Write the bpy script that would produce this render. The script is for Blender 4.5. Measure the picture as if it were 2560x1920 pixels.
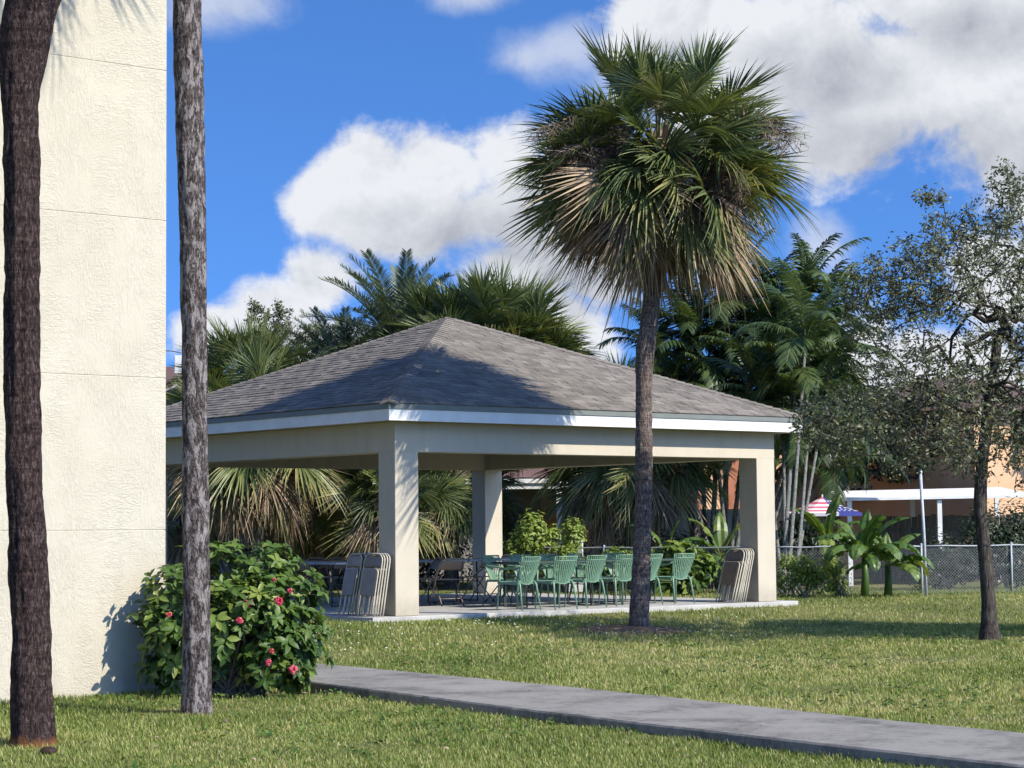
import bpy, math, random
import numpy as np
from mathutils import Vector, Matrix, noise as mnoise

# ------------------------------------------------------------------ camera, sky, sun
scene = bpy.context.scene
for o in list(bpy.data.objects):
    bpy.data.objects.remove(o)
COL = scene.collection
R = math.radians
FPX, PITCH, ROLL, CZ = 5336.4, 0.0675757, 0.0087125, 1.531   # focal length in px of a 2560 px wide frame
cam_d = bpy.data.cameras.new('camera')
cam_d.sensor_width = 36.0
cam_d.lens = FPX / 2560 * 36.0
cam_d.clip_end = 5000
cam = bpy.data.objects.new('camera', cam_d)
COL.objects.link(cam)
cam.matrix_world = Matrix.Translation((0, 0, CZ)) @ Matrix.Rotation(R(90) + PITCH, 4, 'X') @ Matrix.Rotation(-ROLL, 4, 'Z')
scene.camera = cam
scene.render.resolution_x, scene.render.resolution_y = 1024, 768
scene.view_settings.view_transform = 'Standard'
scene.view_settings.look = 'None'
scene.view_settings.exposure = 0.45
scene.view_settings.gamma = 1.0
scene.view_settings.use_curve_mapping = False

SUN_EL = R(37.4)
SUN_H = Vector((0.847, -0.531))                       # horizontal direction towards the sun
SUN_AZ = math.atan2(SUN_H.x, SUN_H.y)
sun_dir = Vector((SUN_H.x * math.cos(SUN_EL), SUN_H.y * math.cos(SUN_EL), math.sin(SUN_EL)))
sun_d = bpy.data.lights.new('sun', 'SUN')
sun_d.energy = 5.0
sun_d.angle = R(0.53)
sun_d.color = (1.0, 0.935, 0.81)
sun = bpy.data.objects.new('sun', sun_d)
COL.objects.link(sun)
sun.rotation_euler = (-sun_dir).to_track_quat('-Z', 'Y').to_euler()

SKY_STRENGTH = 0.08
world = bpy.data.worlds.new('World')
scene.world = world
world.use_nodes = True
W = world.node_tree
W.nodes.clear()


def wn(t):
    return W.nodes.new(t)


def wl(a, b):
    W.links.new(a, b)


def wm(op, a, b=None, c=None):
    n = wn('ShaderNodeMath')
    n.operation = op
    for i, v in enumerate((a, b, c)):
        if v is None:
            continue
        if isinstance(v, (int, float)):
            n.inputs[i].default_value = v
        else:
            wl(v, n.inputs[i])
    return n.outputs[0]


def wstep(x, lo, hi):
    n = wn('ShaderNodeMapRange')
    n.interpolation_type = 'SMOOTHSTEP'
    wl(x, n.inputs['Value'])
    n.inputs['From Min'].default_value = lo
    n.inputs['From Max'].default_value = hi
    return n.outputs['Result']


def wnoise(vec, scale, detail, rough, offset=(0, 0, 0), dist=0.0):
    mp = wn('ShaderNodeVectorMath')
    mp.operation = 'ADD'
    wl(vec, mp.inputs[0])
    mp.inputs[1].default_value = offset
    n = wn('ShaderNodeTexNoise')
    n.inputs['Scale'].default_value = scale
    n.inputs['Detail'].default_value = detail
    n.inputs['Roughness'].default_value = rough
    n.inputs['Distortion'].default_value = dist
    wl(mp.outputs[0], n.inputs['Vector'])
    return n.outputs['Fac']


def build_sky():
    tc = wn('ShaderNodeTexCoord')
    sep = wn('ShaderNodeSeparateXYZ')
    wl(tc.outputs['Generated'], sep.inputs[0])
    x, y, z = sep.outputs
    az = wm('ARCTAN2', x, y)
    el = wm('ARCSINE', z)
    comb = wn('ShaderNodeCombineXYZ')
    wl(az, comb.inputs[0])
    wl(el, comb.inputs[1])
    p = comb.outputs[0]                                # azimuth / elevation in radians
    # clear air: the same sky everywhere, looked up a little higher so that it is as deep a blue as this clear day
    lift = wn('ShaderNodeVectorMath')
    lift.operation = 'ADD'
    lift.inputs[1].default_value = (0, 0, 0.36)
    wl(tc.outputs['Generated'], lift.inputs[0])
    nrm = wn('ShaderNodeVectorMath')
    nrm.operation = 'NORMALIZE'
    wl(lift.outputs[0], nrm.inputs[0])
    sky = wn('ShaderNodeTexSky')
    sky.sky_type = 'NISHITA'
    sky.sun_disc = False
    sky.sun_elevation = SUN_EL
    sky.sun_rotation = SUN_AZ
    sky.air_density = 1.0
    sky.dust_density = 0.3
    sky.ozone_density = 3.0
    wl(nrm.outputs[0], sky.inputs['Vector'])
    # deep, contrasty blue of a dry clear day
    k0 = SKY_STRENGTH * 1.366

    def scale(col, f):
        n = wn('ShaderNodeVectorMath')
        n.operation = 'SCALE'
        wl(col, n.inputs[0])
        n.inputs['Scale'].default_value = f
        return n.outputs[0]
    gm = wn('ShaderNodeGamma')
    gm.inputs['Gamma'].default_value = 1.76
    wl(scale(sky.outputs[0], k0), gm.inputs['Color'])
    tint_ = wn('ShaderNodeVectorMath')
    tint_.operation = 'MULTIPLY'
    wl(scale(gm.outputs[0], 5.25 / k0), tint_.inputs[0])
    tint_.inputs[1].default_value = (0.97, 1.07, 1.0)
    clear = tint_.outputs[0]

    def blobs(lst):
        acc = None
        for (cx, cy, rx, ry) in lst:
            s = wn('ShaderNodeVectorMath')
            s.operation = 'SUBTRACT'
            wl(p, s.inputs[0])
            s.inputs[1].default_value = ((cx - 1106) / 4611, (1141 - cy) / 4611, 0)
            m = wn('ShaderNodeVectorMath')
            m.operation = 'MULTIPLY'
            wl(s.outputs[0], m.inputs[0])
            m.inputs[1].default_value = (4611 / rx, 4611 / ry, 0)
            ln = wn('ShaderNodeVectorMath')
            ln.operation = 'LENGTH'
            wl(m.outputs[0], ln.inputs[0])
            d = wm('SUBTRACT', 1.0, ln.outputs['Value'])
            acc = d if acc is None else wm('SMOOTH_MAX', acc, d, 0.25)
        return acc

    cum = blobs([(700, 430, 110, 95), (800, 375, 140, 110), (960, 358, 180, 125), (1085, 325, 170, 112), (1200, 430, 270, 200), (1300, 560, 220, 170),
                 (930, 470, 300, 110),  (1180, 570, 220, 90),
                 (690, 615, 110, 100), (590, 665, 150, 95), (490, 710, 140, 80), (640, 730, 260, 80),
                 (1220, 700, 150, 100), (1200, 760, 150, 70),
                 (1500, 60, 280, 170), (1700, 150, 380, 250), (1960, 200, 380, 270), (2180, 290, 330, 250), (2050, 30, 460, 230), (1820, 310, 240, 150),
                 (1990, 830, 320, 170), (2130, 640, 200, 140)])
    soft = blobs([(1240, 110, 210, 100), (1775, 535, 90, 85), (1150, 130, 100, 70), (480, 20, 220, 80), (1040, 0, 160, 50),
                  (1400, 180, 200, 140), (1840, 760, 200, 120)])
    # billows: fractal noise in angle space, a second look at it a little higher gives the light side
    fine = wnoise(p, 22.0, 9.0, 0.62, (3.1, 1.7, 0.4), 0.25)
    fine_up = wnoise(p, 22.0, 7.0, 0.62, (3.1 - 0.006, 1.7 + 0.009, 0.4), 0.25)
    big = wnoise(p, 9.0, 4.0, 0.5, (0.3, 5.2, 0.0))
    # the rest of the sky carries the same kind of scattered cumulus
    away = wstep(wm('ABSOLUTE', az), 0.30, 0.55)
    away = wm('MAXIMUM', away, wstep(el, 0.28, 0.45))
    gen = wnoise(tc.outputs['Generated'], 2.6, 6.0, 0.55, (1.2, 0.4, 2.2))
    gen_d = wm('MULTIPLY', wstep(gen, 0.55, 0.70), away)
    dens_c = wm('ADD', cum, wm('MULTIPLY', wm('SUBTRACT', fine, 0.5), 1.75))
    dens = wstep(dens_c, 0.06, 0.5)
    dens_s = wm('ADD', soft, wm('MULTIPLY', wm('SUBTRACT', fine, 0.5), 1.6))
    dens_s = wm('MULTIPLY', wstep(dens_s, 0.0, 1.0), 0.6)
    density = wm('MAXIMUM', wm('MAXIMUM', dens, dens_s), gen_d)
    # grey undersides
    dark = blobs([(1080, 520, 380, 110), (1250, 430, 220, 150), (1320, 560, 200, 160), (1800, 190, 260, 120), (1880, 340, 320, 110),
                  (2150, 380, 300, 120), (2100, 110, 220, 90), (1250, 610, 200, 110), (640, 750, 260, 55), (1450, 150, 130, 60)])
    dk = wstep(wm('ADD', dark, wm('MULTIPLY', wm('SUBTRACT', fine, 0.5), 0.55)), -0.25, 0.85)
    rel = wm('MULTIPLY', wm('SUBTRACT', fine, fine_up), 1.5)
    lum = wm('ADD', wm('SUBTRACT', 0.97, wm('MULTIPLY', dk, 0.66)), wm('ADD', rel, wm('MULTIPLY', wm('SUBTRACT', big, 0.5), 0.35)))
    lumc = wn('ShaderNodeClamp')
    wl(lum, lumc.inputs['Value'])
    ramp = wn('ShaderNodeMix')
    ramp.data_type = 'RGBA'
    wl(lumc.outputs[0], ramp.inputs['Factor'])
    k = 1.0 / SKY_STRENGTH
    ramp.inputs['A'].default_value = (0.285 * k, 0.305 * k, 0.35 * k, 1)
    ramp.inputs['B'].default_value = (0.635 * k, 0.65 * k, 0.675 * k, 1)
    mix = wn('ShaderNodeMix')
    mix.data_type = 'RGBA'
    wl(wm('MULTIPLY', density, 0.97), mix.inputs['Factor'])
    wl(clear, mix.inputs['A'])
    wl(ramp.outputs['Result'], mix.inputs['B'])
    bg = wn('ShaderNodeBackground')
    bg.inputs['Strength'].default_value = SKY_STRENGTH
    wl(mix.outputs['Result'], bg.inputs['Color'])
    out = wn('ShaderNodeOutputWorld')
    wl(bg.outputs[0], out.inputs['Surface'])


build_sky()
world.cycles.sampling_method = 'MANUAL'
world.cycles.sample_map_resolution = 256
scene.cycles.use_adaptive_sampling = True
scene.cycles.adaptive_threshold = 0.025
scene.cycles.max_bounces = 6
scene.cycles.diffuse_bounces = 3
scene.cycles.glossy_bounces = 2
scene.cycles.transmission_bounces = 3
scene.cycles.transparent_max_bounces = 4
scene.cycles.caustics_reflective = False
scene.cycles.caustics_refractive = False

# ------------------------------------------------------------------ helpers
rng = random.Random(7)
nrg = np.random.default_rng(11)


def ray(x, y):
    """direction (per metre of depth) through a point of the photograph, given on a 2212 px wide grid"""
    k = 2560 / 2212
    a, b = x * k - 1280, y * k - 960
    c, s = math.cos(ROLL), math.sin(ROLL)
    u, v = a * c - b * s, a * s + b * c
    d = Vector((u, FPX * math.cos(PITCH) + v * math.sin(PITCH), FPX * math.sin(PITCH) - v * math.cos(PITCH)))
    return d / d.y


def at(x, y, Y):
    return ray(x, y) * Y + Vector((0, 0, CZ))


def gp(x, y, z=0.0):
    d = ray(x, y)
    return d * ((z - CZ) / d.z) + Vector((0, 0, CZ))


TH = 0.67307
U = Vector((math.cos(TH), math.sin(TH), 0))
V = Vector((-math.sin(TH), math.cos(TH), 0))
SLAB = 0.25
NP = Vector((-1.748, 31.694, SLAB))                    # outer foot of the near column
L, CW, OV = 7.98, 0.428, 0.348
ZB, ZF, ZA = 2.44, 2.885, 4.97                         # beam underside, fascia underside, apex, above the slab


def pav(a, b, c=0.0):
    return NP + U * a + V * b + Vector((0, 0, c))


def sstep(t):
    t = min(1, max(0, t))
    return t * t * (3 - 2 * t)


def gz(x, y):
    s = (x - NP.x) * V.x + (y - NP.y) * V.y
    return 0.175 * sstep((s + 4.5) / 4.0)


def gz_np(x, y):
    s = (x - NP.x) * V.x + (y - NP.y) * V.y
    t = np.clip((s + 4.5) / 4.0, 0, 1)
    return 0.175 * t * t * (3 - 2 * t)


def tag(o, label=None, cat=None, group=None, kind=None):
    if label:
        o['label'] = label
    if cat:
        o['category'] = cat
    if group:
        o['group'] = group
    if kind:
        o['kind'] = kind
    return o


def empty(name, loc=(0, 0, 0), rz=0.0, label=None, cat=None, group=None):
    o = bpy.data.objects.new(name, None)
    COL.objects.link(o)
    o.location = loc
    o.rotation_euler = (0, 0, rz)
    o.empty_display_size = 0.1
    return tag(o, label, cat, group)


def link(name, me, parent=None, loc=None, rot=None, scale=None):
    o = bpy.data.objects.new(name, me)
    COL.objects.link(o)
    if parent:
        o.parent = parent
    if loc is not None:
        o.location = loc
    if rot is not None:
        o.rotation_euler = rot
    if scale is not None:
        o.scale = (scale,) * 3 if isinstance(scale, (int, float)) else scale
    return o


def copy_tree(o, parent=None):
    c = o.copy()
    COL.objects.link(c)
    c.parent = parent
    for ch in o.children:
        copy_tree(ch, c)
    return c


class MB:
    def __init__(self):
        self.v, self.f, self.m, self.t = [], [], [], []
        self.tint = 0.5

    def add(self, vs, fs, mi=0):
        b = len(self.v)
        self.v += [tuple(q) for q in vs]
        self.t += [self.tint] * len(vs)
        for f in fs:
            self.f.append(tuple(b + i for i in f))
            self.m.append(mi)

    def box(self, x0, x1, y0, y1, z0, z1, mi=0, M=None):
        vs = [Vector(q) for q in ((x0, y0, z0), (x1, y0, z0), (x1, y1, z0), (x0, y1, z0), (x0, y0, z1), (x1, y0, z1), (x1, y1, z1), (x0, y1, z1))]
        if M is not None:
            vs = [M @ q for q in vs]
        self.add(vs, [(0, 3, 2, 1), (4, 5, 6, 7), (0, 1, 5, 4), (1, 2, 6, 5), (2, 3, 7, 6), (3, 0, 4, 7)], mi)

    def bar(self, a, b, w, h, mi=0, up=(0, 0, 1)):
        a, b = Vector(a), Vector(b)
        d = (b - a).normalized()
        s = d.cross(Vector(up))
        if s.length < 1e-4:
            s = d.cross(Vector((1, 0, 0)))
        s.normalize()
        n = s.cross(d).normalized()
        vs = []
        for q in (a, b):
            for (i, j) in ((-1, -1), (1, -1), (1, 1), (-1, 1)):
                vs.append(q + s * (w / 2 * i) + n * (h / 2 * j))
        self.add(vs, [(0, 1, 2, 3), (7, 6, 5, 4), (0, 4, 5, 1), (1, 5, 6, 2), (2, 6, 7, 3), (3, 7, 4, 0)], mi)

    def tube(self, pts, r, n=8, mi=0, cap=True):
        pts = [Vector(q) for q in pts]
        if isinstance(r, (int, float)):
            r = [r] * len(pts)
        vs, fs = [], []
        prev = None
        for i, q in enumerate(pts):
            d = (pts[min(i + 1, len(pts) - 1)] - pts[max(i - 1, 0)])
            if d.length < 1e-9:
                d = Vector((0, 0, 1))
            d.normalize()
            if prev is None:
                s = d.cross(Vector((0, 0, 1)))
                if s.length < 1e-3:
                    s = d.cross(Vector((0, 1, 0)))
            else:
                s = prev - d * prev.dot(d)
                if s.length < 1e-5:
                    s = d.cross(Vector((0.3, 0.5, 0.8)))
            s.normalize()
            prev = s
            t = d.cross(s)
            for k in range(n):
                a = 2 * math.pi * k / n
                vs.append(q + (s * math.cos(a) + t * math.sin(a)) * r[i])
        for i in range(len(pts) - 1):
            for k in range(n):
                k2 = (k + 1) % n
                fs.append((i * n + k, i * n + k2, (i + 1) * n + k2, (i + 1) * n + k))
        if cap:
            fs.append(tuple(range(n - 1, -1, -1)))
            fs.append(tuple(range((len(pts) - 1) * n, len(pts) * n)))
        self.add(vs, fs, mi)

    def lathe(self, prof, n=24, mi=0, centre=(0, 0, 0)):
        c = Vector(centre)
        vs, fs = [], []
        for (r_, z) in prof:
            for k in range(n):
                a = 2 * math.pi * k / n
                vs.append(c + Vector((r_ * math.cos(a), r_ * math.sin(a), z)))
        for i in range(len(prof) - 1):
            for k in range(n):
                k2 = (k + 1) % n
                fs.append((i * n + k, i * n + k2, (i + 1) * n + k2, (i + 1) * n + k))
        self.add(vs, fs, mi)

    def mesh(self, name, mats, smooth=False):
        me = bpy.data.meshes.new(name)
        me.from_pydata(self.v, [], self.f)
        for m in (mats if isinstance(mats, (list, tuple)) else [mats]):
            me.materials.append(m)
        if any(self.m):
            me.polygons.foreach_set('material_index', self.m)
        at_ = me.attributes.new('tint', 'FLOAT', 'POINT')
        at_.data.foreach_set('value', self.t)
        if smooth:
            me.polygons.foreach_set('use_smooth', [True] * len(self.f))
        me.update()
        return me

    def build(self, name, mats, parent=None, smooth=False, bevel=0.0, loc=None, rot=None):
        o = link(name, self.mesh(name, mats, smooth), parent, loc, rot)
        if bevel:
            b = o.modifiers.new('bevel', 'BEVEL')
            b.width = bevel
            b.segments = 2
            b.limit_method = 'ANGLE'
        return o


def np_mesh(name, verts, faces, mats, tint=None, smooth=False):
    """verts (n,3), faces (m,3|4) as arrays"""
    me = bpy.data.meshes.new(name)
    n, m, k = len(verts), len(faces), faces.shape[1]
    me.vertices.add(n)
    me.vertices.foreach_set('co', np.ascontiguousarray(verts, dtype=np.float32).ravel())
    me.loops.add(m * k)
    me.loops.foreach_set('vertex_index', np.ascontiguousarray(faces, dtype=np.int32).ravel())
    me.polygons.add(m)
    me.polygons.foreach_set('loop_start', np.arange(0, m * k, k, dtype=np.int32))
    try:
        me.polygons.foreach_set('loop_total', np.full(m, k, dtype=np.int32))
    except Exception:
        pass
    for q in (mats if isinstance(mats, (list, tuple)) else [mats]):
        me.materials.append(q)
    if tint is not None:
        a = me.attributes.new('tint', 'FLOAT', 'POINT')
        a.data.foreach_set('value', np.ascontiguousarray(tint, dtype=np.float32))
    if smooth:
        me.polygons.foreach_set('use_smooth', np.ones(m, dtype=bool))
    me.update(calc_edges=True)
    return me


# ------------------------------------------------------------------ materials
def newmat(name):
    m = bpy.data.materials.new(name)
    m.use_nodes = True
    nt = m.node_tree
    b = nt.nodes['Principled BSDF']
    return m, nt, b, nt.nodes['Material Output']


def ramp_node(nt, fac, stops):
    r = nt.nodes.new('ShaderNodeValToRGB')
    e = r.color_ramp.elements
    while len(e) < len(stops):
        e.new(0.5)
    for i, (p, c) in enumerate(stops):
        e[i].position = p
        e[i].color = (*c, 1)
    nt.links.new(fac, r.inputs[0])
    return r.outputs[0]


def noise_node(nt, vec, scale, detail=6, rough=0.6, dist=0.0):
    n = nt.nodes.new('ShaderNodeTexNoise')
    n.inputs['Scale'].default_value = scale
    n.inputs['Detail'].default_value = detail
    n.inputs['Roughness'].default_value = rough
    n.inputs['Distortion'].default_value = dist
    if vec is not None:
        nt.links.new(vec, n.inputs['Vector'])
    return n.outputs['Fac']


def coord_node(nt, kind='Object', scale=(1, 1, 1), rot=(0, 0, 0)):
    tc = nt.nodes.new('ShaderNodeTexCoord')
    mp = nt.nodes.new('ShaderNodeMapping')
    mp.inputs['Scale'].default_value = scale
    mp.inputs['Rotation'].default_value = rot
    nt.links.new(tc.outputs[kind], mp.inputs['Vector'])
    return mp.outputs[0]


def geo_coord(nt, scale=(1, 1, 1), rot=(0, 0, 0)):
    g = nt.nodes.new('ShaderNodeNewGeometry')
    mp = nt.nodes.new('ShaderNodeMapping')
    mp.inputs['Scale'].default_value = scale
    mp.inputs['Rotation'].default_value = rot
    nt.links.new(g.outputs['Position'], mp.inputs['Vector'])
    return mp.outputs[0]


def math_node(nt, op, a, b=0.0, c=None):
    n = nt.nodes.new('ShaderNodeMath')
    n.operation = op
    for i, q in enumerate((a, b, c)):
        if q is None:
            continue
        if isinstance(q, (int, float)):
            n.inputs[i].default_value = q
        else:
            nt.links.new(q, n.inputs[i])
    return n.outputs[0]


def mixc(nt, fac, a, b, mode='MIX'):
    n = nt.nodes.new('ShaderNodeMix')
    n.data_type = 'RGBA'
    n.blend_type = mode
    for s, q in (('Factor', fac), ('A', a), ('B', b)):
        if isinstance(q, (int, float)):
            n.inputs[s].default_value = q
        elif isinstance(q, tuple):
            n.inputs[s].default_value = (*q, 1)
        else:
            nt.links.new(q, n.inputs[s])
    return n.outputs['Result']


def bump_node(nt, b, h, strength, dist, normal=None):
    n = nt.nodes.new('ShaderNodeBump')
    n.inputs['Strength'].default_value = strength
    n.inputs['Distance'].default_value = dist
    nt.links.new(h, n.inputs['Height'])
    if normal is not None:
        nt.links.new(normal, n.inputs['Normal'])
    nt.links.new(n.outputs[0], b.inputs['Normal'])
    return n.outputs[0]


def simple(name, stops, scale=6.0, rough=0.7, bump=0.0, bscale=40.0, bdist=0.01, kind='Object', stretch=(1, 1, 1), spec=0.3, metal=0.0, rnd=0.0, detail=6):
    m, nt, b, out = newmat(name)
    v = coord_node(nt, kind, stretch)
    if isinstance(stops[0], (int, float)):
        c = tuple(stops)
        stops = [(0.25, tuple(q * 0.88 for q in c)), (0.75, tuple(min(1, q * 1.1) for q in c))]
    col = ramp_node(nt, noise_node(nt, v, scale, detail), stops)
    if rnd:
        oi = nt.nodes.new('ShaderNodeObjectInfo')
        mr = nt.nodes.new('ShaderNodeMapRange')
        nt.links.new(oi.outputs['Random'], mr.inputs['Value'])
        mr.inputs['To Min'].default_value = 1 - rnd
        mr.inputs['To Max'].default_value = 1 + rnd
        vm = nt.nodes.new('ShaderNodeVectorMath')
        vm.operation = 'SCALE'
        nt.links.new(col, vm.inputs[0])
        nt.links.new(mr.outputs[0], vm.inputs['Scale'])
        col = vm.outputs[0]
    nt.links.new(col, b.inputs['Base Color'])
    b.inputs['Roughness'].default_value = rough
    b.inputs['Specular IOR Level'].default_value = spec
    b.inputs['Metallic'].default_value = metal
    if bump:
        bump_node(nt, b, noise_node(nt, v, bscale, 8, 0.65), bump, bdist)
    return m


def leafmat(name, stops, rough=0.45, transl=0.3, spec=0.4, rnd=0.15, tcol=None):
    """foliage: colour by the 'tint' of each leaf, some light passing through"""
    m, nt, b, out = newmat(name)
    a = nt.nodes.new('ShaderNodeAttribute')
    a.attribute_name = 'tint'
    oi = nt.nodes.new('ShaderNodeObjectInfo')
    f = math_node(nt, 'ADD', a.outputs['Fac'], math_node(nt, 'MULTIPLY', math_node(nt, 'SUBTRACT', oi.outputs['Random'], 0.5), rnd * 2))
    col = ramp_node(nt, f, stops)
    nt.links.new(col, b.inputs['Base Color'])
    b.inputs['Roughness'].default_value = rough
    b.inputs['Specular IOR Level'].default_value = spec
    if transl:
        t = nt.nodes.new('ShaderNodeBsdfTranslucent')
        tc = mixc(nt, 1.0, col, tcol or (1.3, 1.25, 0.6), 'MULTIPLY')
        nt.links.new(tc, t.inputs['Color'])
        mx = nt.nodes.new('ShaderNodeMixShader')
        mx.inputs[0].default_value = transl
        nt.links.new(b.outputs[0], mx.inputs[1])
        nt.links.new(t.outputs[0], mx.inputs[2])
        nt.links.new(mx.outputs[0], out.inputs['Surface'])
    return m


def stucco_mat():
    m, nt, b, out = newmat('cream_stucco')
    v = coord_node(nt, 'Object')
    sp = nt.nodes.new('ShaderNodeSeparateXYZ')
    nt.links.new(v, sp.inputs[0])
    # trowel strokes: flattened knock-down ridges, upright towards the corner, rolling elsewhere
    v1 = coord_node(nt, 'Object', (14, 14, 30))
    v2 = coord_node(nt, 'Object', (46, 46, 13))
    n1 = noise_node(nt, v1, 1.0, 5, 0.55, 1.6)
    n2 = noise_node(nt, v2, 1.0, 5, 0.55, 1.2)
    zone = noise_node(nt, coord_node(nt, 'Object', (1.9, 1.9, 0.45)), 1.0, 2, 0.5)
    zf = nt.nodes.new('ShaderNodeMapRange')
    nt.links.new(zone, zf.inputs['Value'])
    zf.inputs['From Min'].default_value = 0.44
    zf.inputs['From Max'].default_value = 0.54
    zc = math_node(nt, 'MAXIMUM', zf.outputs[0], 0.0)
    h = nt.nodes.new('ShaderNodeMix')
    nt.links.new(zc, h.inputs['Factor'])
    nt.links.new(n1, h.inputs[2])
    nt.links.new(n2, h.inputs[3])
    hh = nt.nodes.new('ShaderNodeMapRange')
    hh.interpolation_type = 'SMOOTHSTEP'
    nt.links.new(h.outputs[0], hh.inputs['Value'])
    hh.inputs['From Min'].default_value = 0.42
    hh.inputs['From Max'].default_value = 0.62
    patch = noise_node(nt, coord_node(nt, 'Object', (3.2, 3.2, 2.4)), 1.0, 3, 0.6)
    pm = nt.nodes.new('ShaderNodeMapRange')
    nt.links.new(patch, pm.inputs['Value'])
    pm.inputs['From Min'].default_value = 0.38
    pm.inputs['From Max'].default_value = 0.6
    pm.inputs['To Min'].default_value = 0.25
    amp = math_node(nt, 'MULTIPLY', hh.outputs[0], pm.outputs[0])
    grain = noise_node(nt, v, 130.0, 4, 0.7)
    tot = math_node(nt, 'ADD', amp, math_node(nt, 'MULTIPLY', grain, 0.22))
    col = ramp_node(nt, noise_node(nt, v, 1.3, 7, 0.62), [(0.3, (0.475, 0.430, 0.340)), (0.7, (0.530, 0.485, 0.390))])
    stain = noise_node(nt, coord_node(nt, 'Object', (5.5, 5.5, 0.35)), 1.0, 6, 0.65)
    sr = nt.nodes.new('ShaderNodeMapRange')
    nt.links.new(stain, sr.inputs['Value'])
    sr.inputs['From Min'].default_value = 0.52
    sr.inputs['From Max'].default_value = 0.78
    sr.inputs['To Max'].default_value = 0.45
    col = mixc(nt, sr.outputs[0], col, (0.44, 0.41, 0.33))
    sp_ = nt.nodes.new('ShaderNodeMapRange')
    nt.links.new(math_node(nt, 'ADD', sp.outputs[2], math_node(nt, 'MULTIPLY', stain, 0.5)), sp_.inputs['Value'])
    sp_.inputs['From Min'].default_value = 0.2
    sp_.inputs['From Max'].default_value = 0.62
    sp_.inputs['To Min'].default_value = 0.4
    sp_.inputs['To Max'].default_value = 0.0
    col = mixc(nt, sp_.outputs[0], col, (0.40, 0.36, 0.27))
    nt.links.new(col, b.inputs['Base Color'])
    b.inputs['Roughness'].default_value = 0.85
    b.inputs['Specular IOR Level'].default_value = 0.2
    bump_node(nt, b, tot, 0.5, 0.010)
    return m


def bark_mat(name, dark, mid, light, ringw=0.3, patch=None, patch_lo=0.52, base_col=None, base_h=0.2, ring=18.0, vert=9.0):
    m, nt, b, out = newmat(name)
    vfib = coord_node(nt, 'Object', (58, 58, vert))
    vrng = coord_node(nt, 'Object', (3, 3, ring))
    fib = noise_node(nt, vfib, 1.0, 8, 0.68, 0.6)
    rg = noise_node(nt, vrng, 1.0, 5, 0.6, 0.8)
    h = math_node(nt, 'ADD', math_node(nt, 'MULTIPLY', fib, 1.05 - ringw), math_node(nt, 'MULTIPLY', rg, ringw))
    col = ramp_node(nt, h, [(0.42, dark), (0.54, mid), (0.66, light)])
    tc = nt.nodes.new('ShaderNodeTexCoord')
    sp = nt.nodes.new('ShaderNodeSeparateXYZ')
    nt.links.new(tc.outputs['Object'], sp.inputs[0])
    if patch:
        pn = noise_node(nt, coord_node(nt, 'Object', (19, 19, 6.5)), 1.0, 9, 0.74, 0.4)
        mr = nt.nodes.new('ShaderNodeMapRange')
        nt.links.new(pn, mr.inputs['Value'])
        mr.inputs['From Min'].default_value = patch_lo
        mr.inputs['From Max'].default_value = patch_lo + 0.05
        mr.inputs['To Max'].default_value = 0.85
        col = mixc(nt, mr.outputs[0], col, patch)
    if base_col:
        wob = math_node(nt, 'ADD', sp.outputs[2], math_node(nt, 'MULTIPLY', noise_node(nt, coord_node(nt, 'Object', (14, 14, 6)), 1.0, 4), 0.22))
        mr = nt.nodes.new('ShaderNodeMapRange')
        nt.links.new(wob, mr.inputs['Value'])
        mr.inputs['From Min'].default_value = base_h
        mr.inputs['From Max'].default_value = base_h + 0.09
        mr.inputs['To Min'].default_value = 0.75
        mr.inputs['To Max'].default_value = 0.0
        col = mixc(nt, mr.outputs[0], col, base_col)
    nt.links.new(col, b.inputs['Base Color'])
    b.inputs['Roughness'].default_value = 0.9
    b.inputs['Specular IOR Level'].default_value = 0.15
    bump_node(nt, b, h, 1.0, 0.05)
    return m


def shingle_mat(name, base, var=0.5):
    m, nt, b, out = newmat(name)
    a = nt.nodes.new('ShaderNodeAttribute')
    a.attribute_name = 'tint'
    oi = nt.nodes.new('ShaderNodeObjectInfo')
    f = math_node(nt, 'ADD', a.outputs['Fac'], math_node(nt, 'MULTIPLY', math_node(nt, 'SUBTRACT', oi.outputs['Random'], 0.5), 0.5))
    lo = tuple(q * (1 - var) for q in base)
    hi = tuple(q * (1 + var * 0.85) for q in base)
    col = ramp_node(nt, f, [(0.1, lo), (0.5, base), (0.9, hi)])
    v = geo_coord(nt)
    sp = noise_node(nt, v, 160.0, 3, 0.8)
    blotch = noise_node(nt, v, 1.6, 5, 0.6)
    k = math_node(nt, 'ADD', math_node(nt, 'MULTIPLY', sp, 0.7), math_node(nt, 'MULTIPLY', blotch, 0.9))
    kk = math_node(nt, 'ADD', k, 0.2)
    vm = nt.nodes.new('ShaderNodeVectorMath')
    vm.operation = 'SCALE'
    nt.links.new(col, vm.inputs[0])
    nt.links.new(kk, vm.inputs['Scale'])
    nt.links.new(vm.outputs[0], b.inputs['Base Color'])
    b.inputs['Roughness'].default_value = 0.92
    b.inputs['Specular IOR Level'].default_value = 0.2
    bump_node(nt, b, sp, 0.4, 0.004)
    return m


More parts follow.
